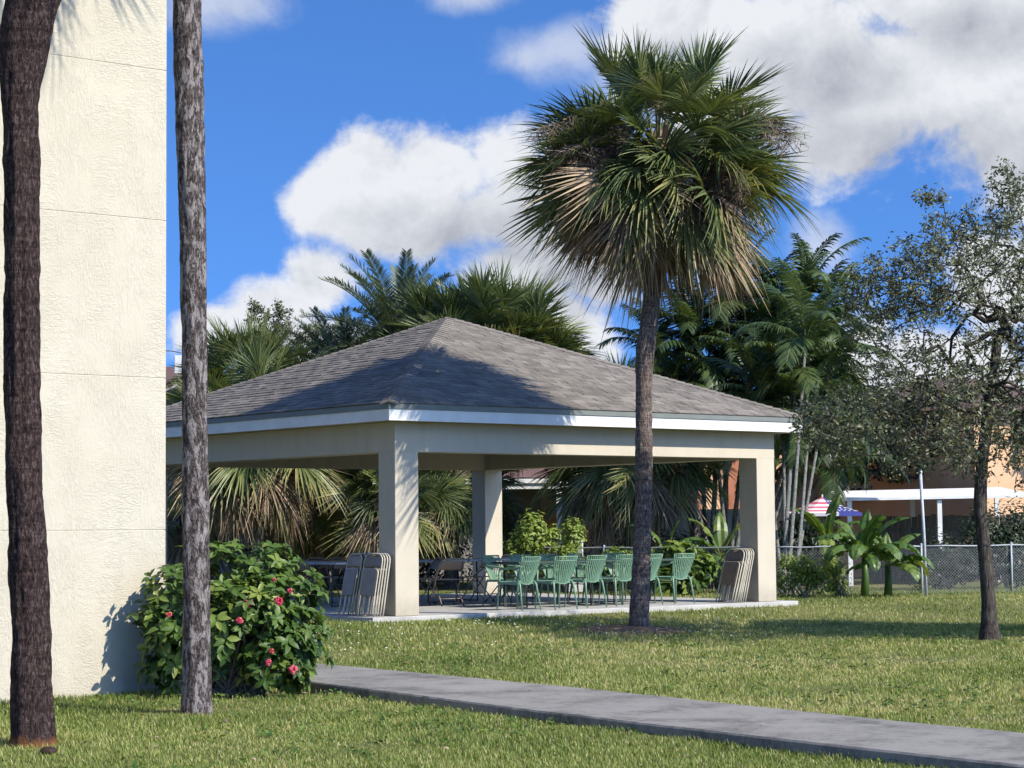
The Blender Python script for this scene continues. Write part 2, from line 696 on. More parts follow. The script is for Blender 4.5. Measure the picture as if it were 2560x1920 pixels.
def concrete_mat(name, base, dirt, scale=1.2, amount=0.6):
    m, nt, b, out = newmat(name)
    v = geo_coord(nt)
    n1 = noise_node(nt, v, scale, 8, 0.62, 0.3)
    n2 = noise_node(nt, v, scale * 11, 6, 0.7)
    f = math_node(nt, 'ADD', math_node(nt, 'MULTIPLY', n1, 0.62), math_node(nt, 'MULTIPLY', n2, 0.38))
    hi = tuple(min(1, q * 1.18) for q in base)
    col = ramp_node(nt, f, [(0.36, tuple(base[i] * (1 - amount) + dirt[i] * amount for i in range(3))), (0.52, base), (0.68, hi)])
    nt.links.new(col, b.inputs['Base Color'])
    b.inputs['Roughness'].default_value = 0.88
    b.inputs['Specular IOR Level'].default_value = 0.25
    bump_node(nt, b, math_node(nt, 'ADD', n2, math_node(nt, 'MULTIPLY', noise_node(nt, v, 220, 3, 0.7), 0.6)), 0.35, 0.008)
    return m


def lawn_soil_mat():
    m, nt, b, out = newmat('lawn_soil')
    v = geo_coord(nt)
    n1 = noise_node(nt, v, 0.55, 6, 0.6)
    n2 = noise_node(nt, v, 14.0, 8, 0.75)
    f = math_node(nt, 'ADD', math_node(nt, 'MULTIPLY', n1, 0.5), math_node(nt, 'MULTIPLY', n2, 0.5))
    col = ramp_node(nt, f, [(0.34, (0.08, 0.095, 0.03)), (0.5, (0.145, 0.155, 0.055)), (0.66, (0.26, 0.22, 0.11))])
    nt.links.new(col, b.inputs['Base Color'])
    b.inputs['Roughness'].default_value = 0.95
    b.inputs['Specular IOR Level'].default_value = 0.1
    bump_node(nt, b, n2, 0.8, 0.04)
    return m


M = {}
M['stucco'] = stucco_mat()
M['grout'] = simple('panel_joint', (0.60, 0.55, 0.43), 8, 0.9)
M['bark1'] = bark_mat('reddish_palm_bark', (0.014, 0.009, 0.009), (0.055, 0.035, 0.032), (0.155, 0.11, 0.10), ringw=0.22, vert=20.0, ring=26, base_col=(0.42, 0.17, 0.055), base_h=0.10)
M['bark2'] = bark_mat('grey_palm_bark', (0.022, 0.018, 0.017), (0.090, 0.072, 0.068), (0.25, 0.205, 0.19), ringw=0.2, vert=20.0, patch=(0.37, 0.33, 0.315), patch_lo=0.505, base_col=(0.22, 0.12, 0.075), base_h=0.06, ring=24)
M['bark3'] = bark_mat('brown_palm_bark', (0.050, 0.038, 0.034), (0.165, 0.125, 0.11), (0.36, 0.30, 0.26), patch=(0.34, 0.29, 0.26), patch_lo=0.58, ring=40, vert=16, base_col=(0.10, 0.06, 0.045), base_h=0.1)
M['bark4'] = bark_mat('boot_palm_bark', (0.05, 0.045, 0.04), (0.16, 0.14, 0.125), (0.32, 0.29, 0.26), ring=14, vert=12)
M['oakbark'] = bark_mat('oak_bark', (0.025, 0.021, 0.018), (0.085, 0.072, 0.06), (0.17, 0.15, 0.13), ring=6, vert=6)
M['stem'] = bark_mat('ringed_palm_stem', (0.11, 0.11, 0.095), (0.22, 0.22, 0.20), (0.36, 0.36, 0.33), ring=22, vert=3)
M['cream'] = simple('beige_painted_stucco', [(0.25, (0.425, 0.378, 0.302)), (0.45, (0.490, 0.438, 0.350)), (0.75, (0.525, 0.472, 0.380))], 1.6, 0.85, 0.3, 120, 0.004, stretch=(2.2, 2.2, 0.7), detail=9)
def soil_base(m, z0, z1, colr):
    nt = m.node_tree
    b = nt.nodes['Principled BSDF']
    src = b.inputs['Base Color'].links[0].from_socket
    tc = nt.nodes.new('ShaderNodeTexCoord')
    sp = nt.nodes.new('ShaderNodeSeparateXYZ')
    nt.links.new(tc.outputs['Object'], sp.inputs[0])
    n = noise_node(nt, coord_node(nt, 'Object', (9, 9, 4)), 1.0, 6, 0.7)
    mr = nt.nodes.new('ShaderNodeMapRange')
    nt.links.new(math_node(nt, 'SUBTRACT', sp.outputs[2], math_node(nt, 'MULTIPLY', n, 0.4)), mr.inputs['Value'])
    mr.inputs['From Min'].default_value = z0
    mr.inputs['From Max'].default_value = z1
    mr.inputs['To Min'].default_value = 0.6
    mr.inputs['To Max'].default_value = 0.0
    nt.links.new(mixc(nt, mr.outputs[0], src, colr), b.inputs['Base Color'])


soil_base(M['cream'], -0.22, 0.12, (0.26, 0.23, 0.17))
M['soffit'] = simple('beige_soffit', (0.40, 0.36, 0.30), 3.0, 0.85)
M['ceiling'] = simple('bounce_cutting_brown_ceiling', (0.10, 0.075, 0.055), 4, 0.8, stretch=(1, 12, 1))  # brown chosen so the unseen ceiling throws less light onto the inner beams
M['fascia'] = simple('white_fascia_paint', (0.72, 0.72, 0.71), 3.0, 0.55, 0.06, 60, 0.003)
M['drip'] = simple('grey_green_drip_edge', (0.17, 0.185, 0.172), 5.0, 0.5, 0.05, 60, 0.002)
M['shingle'] = shingle_mat('taupe_asphalt_shingle', (0.200, 0.178, 0.155), 0.24)
M['deck'] = simple('roof_underlay', (0.06, 0.055, 0.055), 10, 0.95)
M['slab'] = concrete_mat('pale_slab_concrete', (0.41, 0.40, 0.38), (0.27, 0.26, 0.245), 1.6, 0.6)
M['path'] = concrete_mat('weathered_path_concrete', (0.245, 0.232, 0.212), (0.080, 0.076, 0.068), 1.6, 0.9)
M['lawn'] = lawn_soil_mat()
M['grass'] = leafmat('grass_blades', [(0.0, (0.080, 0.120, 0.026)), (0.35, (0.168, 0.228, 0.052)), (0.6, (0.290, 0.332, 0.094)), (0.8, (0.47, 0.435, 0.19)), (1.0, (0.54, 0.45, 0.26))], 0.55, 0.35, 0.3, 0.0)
M['petal'] = leafmat('white_petals', [(0, (0.62, 0.62, 0.45)), (1, (0.75, 0.74, 0.62))], 0.6, 0.3)
M['soil'] = simple('bare_soil', [(0.3, (0.10, 0.065, 0.04)), (0.7, (0.22, 0.15, 0.10))], 9, 0.95, 0.9, 30, 0.03)
M['frond'] = leafmat('fan_frond', [(0.0, (0.050, 0.080, 0.030)), (0.3, (0.120, 0.160, 0.058)), (0.55, (0.225, 0.240, 0.085)), (0.75, (0.34, 0.29, 0.12)), (1.0, (0.48, 0.36, 0.21))], 0.42, 0.22, 0.5, 0.10)
M['dead'] = leafmat('dead_frond', [(0.0, (0.09, 0.063, 0.046)), (0.5, (0.23, 0.168, 0.115)), (1.0, (0.50, 0.38, 0.26))], 0.75, 0.12, 0.2, 0.2)
M['pinn'] = leafmat('feather_frond', [(0.0, (0.024, 0.048, 0.018)), (0.4, (0.062, 0.100, 0.034)), (0.75, (0.15, 0.19, 0.05)), (1.0, (0.32, 0.34, 0.08))], 0.4, 0.25, 0.5, 0.2)
M['date'] = leafmat('date_palm_frond', [(0.0, (0.065, 0.09, 0.05)), (0.5, (0.12, 0.155, 0.09)), (1.0, (0.24, 0.25, 0.12))], 0.45, 0.2, 0.4, 0.15)
M['seed'] = leafmat('dry_flower_stalk', [(0, (0.085, 0.06, 0.048)), (1, (0.27, 0.20, 0.145))], 0.8, 0.0, 0.2, 0.2)
M['oakleaf'] = leafmat('oak_leaf', [(0.0, (0.055, 0.066, 0.036)), (0.5, (0.145, 0.160, 0.092)), (1.0, (0.30, 0.31, 0.20))], 0.5, 0.28, 0.4, 0.0)
M['twig'] = simple('grey_twig', (0.15, 0.13, 0.11), 12, 0.9)
M['bushleaf'] = leafmat('hibiscus_leaf', [(0.0, (0.028, 0.060, 0.014)), (0.4, (0.085, 0.150, 0.028)), (0.75, (0.185, 0.250, 0.045)), (1.0, (0.30, 0.32, 0.08))], 0.45, 0.3, 0.35, 0.12)
M['shrub'] = leafmat('yellow_green_shrub_leaf', [(0.0, (0.07, 0.12, 0.02)), (0.5, (0.22, 0.30, 0.05)), (1.0, (0.40, 0.44, 0.11))], 0.45, 0.35, 0.4, 0.0)
M['darkleaf'] = leafmat('shade_dark_hedge_leaf', [(0.0, (0.010, 0.020, 0.008)), (0.6, (0.026, 0.046, 0.016)), (1.0, (0.07, 0.10, 0.03))], 0.45, 0.15, 0.4, 0.0)  # leaf green darkened to stand in for shade from carport and trees
M['banana'] = leafmat('banana_leaf', [(0.0, (0.040, 0.085, 0.020)), (0.5, (0.09, 0.165, 0.035)), (0.8, (0.22, 0.27, 0.06)), (1.0, (0.40, 0.34, 0.08))], 0.4, 0.35, 0.45, 0.15)
M['flower'] = leafmat('pink_flower_petal', [(0.0, (0.58, 0.045, 0.11)), (0.6, (0.74, 0.14, 0.22)), (1.0, (0.76, 0.27, 0.20))], 0.5, 0.35, 0.3, 0.25, (1.2, 0.6, 0.6))
M['green_plastic'] = simple('green_resin', [(0.3, (0.135, 0.245, 0.168)), (0.7, (0.165, 0.285, 0.198))], 4, 0.42, 0, spec=0.4, rnd=0.06)
M['tan_metal'] = simple('tan_enamelled_steel', [(0.3, (0.42, 0.385, 0.31)), (0.7, (0.52, 0.48, 0.39))], 9, 0.42, 0, spec=0.5, rnd=0.08)
M['brown_metal'] = simple('brown_enamelled_steel', [(0.3, (0.21, 0.155, 0.11)), (0.7, (0.28, 0.215, 0.158))], 7, 0.45, 0, spec=0.5, rnd=0.15)
M['dark_metal'] = simple('dark_steel', (0.035, 0.033, 0.032), 9, 0.5, 0, spec=0.5)
M['table_top'] = simple('pale_grey_plastic', (0.52, 0.52, 0.51), 20, 0.5, 0.1, 200, 0.001)
M['dark_top'] = simple('dark_green_table', (0.035, 0.06, 0.05), 20, 0.5)
M['rubber'] = simple('black_rubber', (0.02, 0.02, 0.02), 10, 0.8)
M['galv'] = simple('galvanised_steel', [(0.3, (0.34, 0.36, 0.38)), (0.7, (0.48, 0.50, 0.52))], 14, 0.5, 0, spec=0.5)
M['orange'] = simple('orange_stucco', [(0.3, (0.52, 0.32, 0.19)), (0.7, (0.60, 0.38, 0.23))], 2, 0.9, 0.2, 60, 0.006)
M['terra'] = simple('terracotta_trim', (0.30, 0.12, 0.07), 4, 0.85)
M['brownroof'] = shingle_mat('brown_roof_shingle', (0.13, 0.082, 0.078), 0.35)
M['greywall'] = simple('grey_house_wall', (0.28, 0.27, 0.26), 2, 0.9, 0.1, 50, 0.004)
M['white'] = simple('white_paint', (0.78, 0.78, 0.77), 3, 0.6)
M['bluewhite'] = simple('white_vinyl_fence', (0.55, 0.58, 0.62), 3, 0.6)
M['glass'] = simple('dark_window_glass', (0.02, 0.022, 0.025), 3, 0.12, spec=0.6)
M['frame'] = simple('dark_window_frame', (0.05, 0.045, 0.04), 6, 0.6)
M['wood'] = simple('shade_dark_fence_wood', [(0.3, (0.055, 0.05, 0.046)), (0.7, (0.10, 0.092, 0.085))], 3, 0.9, 0.4, 30, 0.01, stretch=(6, 6, 0.7), rnd=0.15)  # wood colour carries the shade under the carport and trees
M['umb_red'] = simple('red_stripe_fabric', (0.62, 0.13, 0.20), 5, 0.85)
M['umb_white'] = simple('white_stripe_fabric', (0.78, 0.72, 0.74), 5, 0.85)
M['umb_blue'] = simple('blue_fabric', (0.035, 0.045, 0.20), 5, 0.85)
M['pod'] = simple('dark_seed_pod', (0.035, 0.018, 0.014), 12, 0.7, 0.8, 30, 0.01)

# ------------------------------------------------------------------ ground
P1, P2, SAB, OAK = gp(70, 1610), gp(424, 1543), Vector((1.843, 31.0, 0)), gp(2138, 1383)
SAB.z = gz(SAB.x, SAB.y)
OAK.z = gz(OAK.x, OAK.y)
WC = gp(357, 1496)                                     # foot of the stucco building's visible corner


def build_ground():
    fx = np.concatenate([[-2500, -900, -300, -120, -60], np.linspace(-30, 30, 76), [60, 120, 300, 900, 2500]])
    fy = np.concatenate([[-2500, -800, -200, -60, -15], np.linspace(-4, 72, 96), [100, 160, 400, 1200, 3500]])
    X, Y = np.meshgrid(fx, fy)
    near = np.exp(-((X / 25.0) ** 4)) * np.exp(-(((Y - 30) / 45.0) ** 4))
    Z = gz_np(X, Y) + near * 0.012 * (np.sin(X * 2.1 + 0.7 * Y) + np.sin(Y * 1.7 - X * 0.6) + np.sin(3.9 * X) * np.sin(3.1 * Y))
    n, k = len(fx), len(fy)
    v = np.stack([X, Y, Z - 0.012], -1).reshape(-1, 3)
    i = np.arange(k - 1)[:, None] * n + np.arange(n - 1)[None, :]
    f = np.stack([i, i + 1, i + n + 1, i + n], -1).reshape(-1, 4)
    o = link('ground', np_mesh('ground', v, f, M['lawn'], smooth=True))
    tag(o, 'green and straw coloured lawn ground around the pavilion', kind='structure')


build_ground()

# concrete path: far and near edge traced on the ground, then given its thickness
FAR = [gp(x, y, 0.085) for (x, y) in ((560, 1417), (677, 1432), (970, 1459), (1259, 1486), (1470, 1508), (1695, 1532), (1950, 1558), (2212, 1583), (2600, 1620))]
NEAR = [gp(x, y, 0.085) for (x, y) in ((430, 1444), (640, 1469), (801, 1489), (960, 1509), (1114, 1529), (1300, 1551), (1477, 1572), (1700, 1597), (1950, 1625), (2203, 1652), (2400, 1673))]
PATH_POLY = [(p.x, p.y) for p in FAR] + [(p.x, p.y) for p in reversed(NEAR)]


def build_path():
    # resample to smooth edges
    def res(pts, n):
        d = [0]
        for a, b in zip(pts, pts[1:]):
            d.append(d[-1] + (b - a).length)
        out = []
        for i in range(n):
            t = d[-1] * i / (n - 1)
            k = max(j for j in range(len(d)) if d[j] <= t + 1e-9)
            k = min(k, len(pts) - 2)
            out.append(pts[k].lerp(pts[k + 1], (t - d[k]) / (d[k + 1] - d[k])))
        return out
    n = 90
    A, B = res(FAR, n), res(NEAR, n)
    mb = MB()
    vs = []
    for i in range(n):
        j = 0.012 * mnoise.noise(Vector((i * 0.7, 0, 3)))
        j2 = 0.014 * mnoise.noise(Vector((i * 0.9, 5, 3)))
        d = (B[i] - A[i]).normalized()
        a, b = A[i] + d * j, B[i] + d * j2
        top = 0.085 + 0.004 * mnoise.noise(Vector((i * 0.2, 1, 1)))
        for q, z in ((a, -0.15), (a, top - 0.012), (a + d * 0.015, top), (b - d * 0.015, top), (b, top - 0.014), (b, -0.15)):
            vs.append((q.x, q.y, z))
    fs = []
    for i in range(n - 1):
        for k in range(5):
            fs.append((i * 6 + k, i * 6 + k + 1, i * 6 + 6 + k + 1, i * 6 + 6 + k))
    mb.add(vs, [tuple(reversed(f)) for f in fs])
    o = mb.build('path', M['path'])
    tag(o, 'weathered grey concrete footpath crossing the lawn', kind='structure')


build_path()


def in_poly(px, py, poly):
    inside = np.zeros(len(px), dtype=bool)
    j = len(poly) - 1
    for i in range(len(poly)):
        xi, yi = poly[i]
        xj, yj = poly[j]
        c = ((yi > py) != (yj > py)) & (px < (xj - xi) * (py - yi) / (yj - yi + 1e-12) + xi)
        inside ^= c
        j = i
    return inside


def vnoise(x, y, s, seed):
    """cheap smooth 2-D noise 0..1"""
    x, y = x * s + seed * 17.3, y * s - seed * 9.1
    xi, yi = np.floor(x), np.floor(y)
    fx, fy = x - xi, y - yi
    fx, fy = fx * fx * (3 - 2 * fx), fy * fy * (3 - 2 * fy)

    def h(a, b):
        q = np.sin(a * 127.1 + b * 311.7 + seed * 3.7) * 43758.5453
        return q - np.floor(q)
    return (h(xi, yi) * (1 - fx) + h(xi + 1, yi) * fx) * (1 - fy) + (h(xi, yi + 1) * (1 - fx) + h(xi + 1, yi + 1) * fx) * fy


def build_grass():
    xs, ys = [], []
    for (y0, y1, dens) in ((10.5, 14, 4200), (14, 18, 2600), (18, 24, 1350), (24, 33, 650), (33, 46, 240)):
        w = 0.27 * y1 + 1.0
        n = int(dens * (y1 - y0) * 2 * w)
        xs.append(nrg.uniform(-w, w, n))
        ys.append(nrg.uniform(y0, y1, n))
    x, y = np.concatenate(xs), np.concatenate(ys)
    keep = np.abs(x) < 0.26 * y + 0.9
    # not on the path, the slab, the building
    a = (x - NP.x) * U.x + (y - NP.y) * U.y
    b = (x - NP.x) * V.x + (y - NP.y) * V.y
    keep &= ~((a > -0.52) & (a < L + 0.42) & (b > -0.14) & (b < L + 0.3))
    a2 = (x - WC.x) * U.x + (y - WC.y) * U.y
    b2 = (x - WC.x) * V.x + (y - WC.y) * V.y
    keep &= ~((a2 < 0.02) & (b2 > -0.01))
    keep &= ~in_poly(x, y, PATH_POLY)
    ds = np.hypot(x - SAB.x + 0.15, (y - SAB.y + 0.25) * 0.8)
    keep &= ~(ds < 0.55 * nrg.uniform(0.3, 1.25, len(x)))
    for q, r_ in ((P1, 0.2), (P2, 0.16), (OAK, 0.14)):
        keep &= np.hypot(x - q.x, y - q.y) > r_
    # thinner under the hibiscus
    hb = np.hypot((x + 2.55) / 0.85, (y - 20.2) / 0.6)
    keep &= ~((hb < 1) & (nrg.uniform(0, 1, len(x)) < 0.85))
    pe = np.full(len(x), 9.0)
    for line in (FAR, NEAR):
        for p0, p1 in zip(line, line[1:]):
            ex, ey = p1.x - p0.x, p1.y - p0.y
            tt = np.clip(((x - p0.x) * ex + (y - p0.y) * ey) / (ex * ex + ey * ey), 0, 1)
            pe = np.minimum(pe, np.hypot(x - p0.x - tt * ex, y - p0.y - tt * ey))
    dry = 0.55 * vnoise(x, y, 0.5, 1) + 0.3 * vnoise(x, y, 1.7, 2) + 0.15 * vnoise(x, y, 5.0, 3)
    dry += 0.16 * np.exp(-((y - 27.5) / 2.2) ** 2) * (x > 2.5) + 0.22 * np.exp(-((x + 3.4) / 0.9) ** 2 - ((y - 12.6) / 1.0) ** 2)
    keep &= nrg.uniform(0, 1, len(x)) < 1.15 - 0.55 * np.clip((dry - 0.6) * 4, 0, 1)
    x, y, dry = x[keep], y[keep], dry[keep]
    n = len(x)
    z = gz_np(x, y) - 0.012
    grow = 0.75 + 0.5 * vnoise(x, y, 2.5, 5)
    # taller, greener grass left uncut along edges
    edge = np.exp(-np.abs(b2[keep] + 0.25) / 0.2) * (a2[keep] < 0.3)
    edge = np.maximum(edge, 0.5 * np.exp(-pe[keep] / 0.05) * nrg.uniform(0, 1, n))
    h = nrg.uniform(0.024, 0.054, n) * grow * (1 + 0.9 * edge) * (0.85 + 0.15 * np.clip(y / 20, 0, 2))
    wid = np.clip(0.0030 + 0.00026 * y, 0.004, 0.014) * nrg.uniform(0.7, 1.3, n)
    ang = nrg.uniform(0, 2 * np.pi, n)
    lean = nrg.uniform(0.1, 0.95, n) * h
    dx, dy = np.cos(ang), np.sin(ang)
    ax, ay = -dy * wid / 2, dx * wid / 2
    v = np.empty((n, 5, 3), dtype=np.float32)
    v[:, 0] = np.stack([x - ax, y - ay, z], -1)
    v[:, 1] = np.stack([x + ax, y + ay, z], -1)
    v[:, 2] = np.stack([x + ax * 0.8 + dx * lean * 0.35, y + ay * 0.8 + dy * lean * 0.35, z + h * 0.62], -1)
    v[:, 3] = np.stack([x - ax * 0.8 + dx * lean * 0.35, y - ay * 0.8 + dy * lean * 0.35, z + h * 0.62], -1)
    v[:, 4] = np.stack([x + dx * lean, y + dy * lean, z + h], -1)
    base = np.arange(n, dtype=np.int64)[:, None] * 5
    tri = np.concatenate([base + [0, 1, 2], base + [0, 2, 3], base + [3, 2, 4]], 1).reshape(-1, 3)
    t = 0.02 + 0.85 * dry + nrg.normal(0, 0.15, n) - 0.10 * edge
    straw = nrg.uniform(0, 1, n) < 0.10 + 0.35 * np.clip((dry - 0.5) * 2.2, 0, 1)
    t = np.where(straw, nrg.uniform(0.7, 1.0, n), t)
    tint = np.repeat(np.clip(t, 0, 1)[:, None], 5, 1)
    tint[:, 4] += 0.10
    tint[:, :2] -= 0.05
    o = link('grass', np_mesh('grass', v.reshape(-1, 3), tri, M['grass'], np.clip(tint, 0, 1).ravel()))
    tag(o, 'mown mixed lawn grass with straw coloured patches', 'grass', kind='stuff')
    print('grass blades', n)
    m = 2600
    wx, wy = nrg.uniform(-6, 7, m), nrg.uniform(11, 31, m)
    ok = (np.abs(wx) < 0.26 * wy) & ~in_poly(wx, wy, PATH_POLY) & (vnoise(wx, wy, 0.8, 9) > 0.58)
    sa = (wx - NP.x) * V.x + (wy - NP.y) * V.y
    wa, wb = (wx - WC.x) * U.x + (wy - WC.y) * U.y, (wx - WC.x) * V.x + (wy - WC.y) * V.y
    ok &= (sa < -0.3) & ~((wa < 0.05) & (wb > -0.05))
    wx, wy = wx[ok], wy[ok]
    P, N_, S_ = [], [], []
    for k in range(6):
        P.append(np.stack([wx + nrg.normal(0, 0.03, len(wx)), wy + nrg.normal(0, 0.03, len(wx)), gz_np(wx, wy) + nrg.uniform(0.015, 0.05, len(wx))], -1))
        N_.append(np.stack([nrg.normal(0, 0.4, len(wx)), nrg.normal(-0.2, 0.4, len(wx)), np.ones(len(wx))], -1))
        S_.append(nrg.uniform(0.025, 0.06, len(wx)))
    vv, ff = leaf_arrays(np.concatenate(P), np.concatenate(N_), np.concatenate(S_), 0.6, nrg, 0.1, 0.1)
    o = link('lawn_weeds', np_mesh('lawn_weeds', vv, ff, M['bushleaf'], np.repeat(nrg.uniform(0.2, 0.8, len(vv) // 8), 8)))
    tag(o, 'small broad leaved weeds scattered through the lawn', 'weeds', kind='stuff')
    m = 420
    wx, wy = nrg.uniform(-5, 7, m), nrg.uniform(11, 31, m)
    ok = (np.abs(wx) < 0.26 * wy)
    sa = (wx - NP.x) * V.x + (wy - NP.y) * V.y
    wa, wb = (wx - WC.x) * U.x + (wy - WC.y) * U.y, (wx - WC.x) * V.x + (wy - WC.y) * V.y
    ok &= (sa < -0.3) & ~((wa < 0.05) & (wb > -0.05))
    wx, wy = wx[ok], wy[ok]
    onp = in_poly(wx, wy, PATH_POLY)
    keepp = ~onp | (nrg.uniform(0, 1, len(wx)) < 0.25)
    wx, wy, onp = wx[keepp], wy[keepp], onp[keepp]
    zz = np.where(onp, 0.096, gz_np(wx, wy) + 0.05)
    vv, ff = leaf_arrays(np.stack([wx, wy, zz], -1), np.stack([nrg.normal(0, 0.25, len(wx)), nrg.normal(0, 0.25, len(wx)), np.ones(len(wx))], -1), nrg.uniform(0.025, 0.06, len(wx)), 0.5, nrg, 0.15, 0.15)
    o = link('fallen_leaves', np_mesh('fallen_leaves', vv, ff, M['dead'], np.repeat(nrg.uniform(0.1, 1, len(wx)), 8)))
    tag(o, 'dry brown leaves fallen on the grass and footpath', 'leaves', kind='stuff')
    # fallen white petals and clover heads near the pavilion
    m = 900
    px = nrg.uniform(-3.2, 6.5, m)
    py = nrg.uniform(25, 33.4, m)
    aa = (px - NP.x) * V.x + (py - NP.y) * V.y
    k = (aa < -0.35) & (aa > -5.0) & (nrg.uniform(0, 1, m) < np.exp(-np.abs(aa + 1.5) / 1.6))
    px, py = px[k], py[k]
    m = len(px)
    pz = gz_np(px, py) + nrg.uniform(0.02, 0.05, m)
    r_ = nrg.uniform(0.008, 0.017, m)
    q = np.empty((m, 4, 3), dtype=np.float32)
    an = nrg.uniform(0, 6.28, m)
    for j in range(4):
        c, s = np.cos(an + j * np.pi / 2), np.sin(an + j * np.pi / 2)
        q[:, j] = np.stack([px + c * r_, py + s * r_ * 0.7, pz + s * r_ * 0.6], -1)
    f = (np.arange(m)[:, None] * 4 + [0, 1, 2, 3])
    o = link('fallen_petals', np_mesh('fallen_petals', q.reshape(-1, 3), f, M['petal'], np.repeat(nrg.uniform(0, 1, m), 4)))
    tag(o, 'tiny white petals scattered over the grass', 'petals', kind='stuff')



# ------------------------------------------------------------------ beige stucco building on the left
def build_building():
    root = empty('stucco_building', WC, TH, 'cream stucco building wall with horizontal joints at the left edge', 'building')
    W_, D_ = 9.0, 8.0
    core = MB()
    core.box(-W_ + 0.02, -0.02, 0.006, D_ - 0.05, -0.2, 9.3)
    core.build('wall_core', M['grout'], root)
    # joint heights read off the right edge of the wall
    d = WC.y
    zs = [-0.15] + [at(357, y, d).z for y in (1144.5, 817, 477, 153)]
    step = zs[-1] - zs[-2]
    zs += [zs[-1] + step, zs[-1] + 2 * step]
    for i, (a, b) in enumerate(zip(zs, zs[1:])):
        mb = MB()
        g = 0.0028
        mb.box(-W_, 0, 0.0, D_ * 0.999, a + (g if i else 0), b - g)
        mb.build('wall_panel', M['stucco'], root, bevel=0.004)


build_building()

# ------------------------------------------------------------------ pavilion
EXPO = 0.143


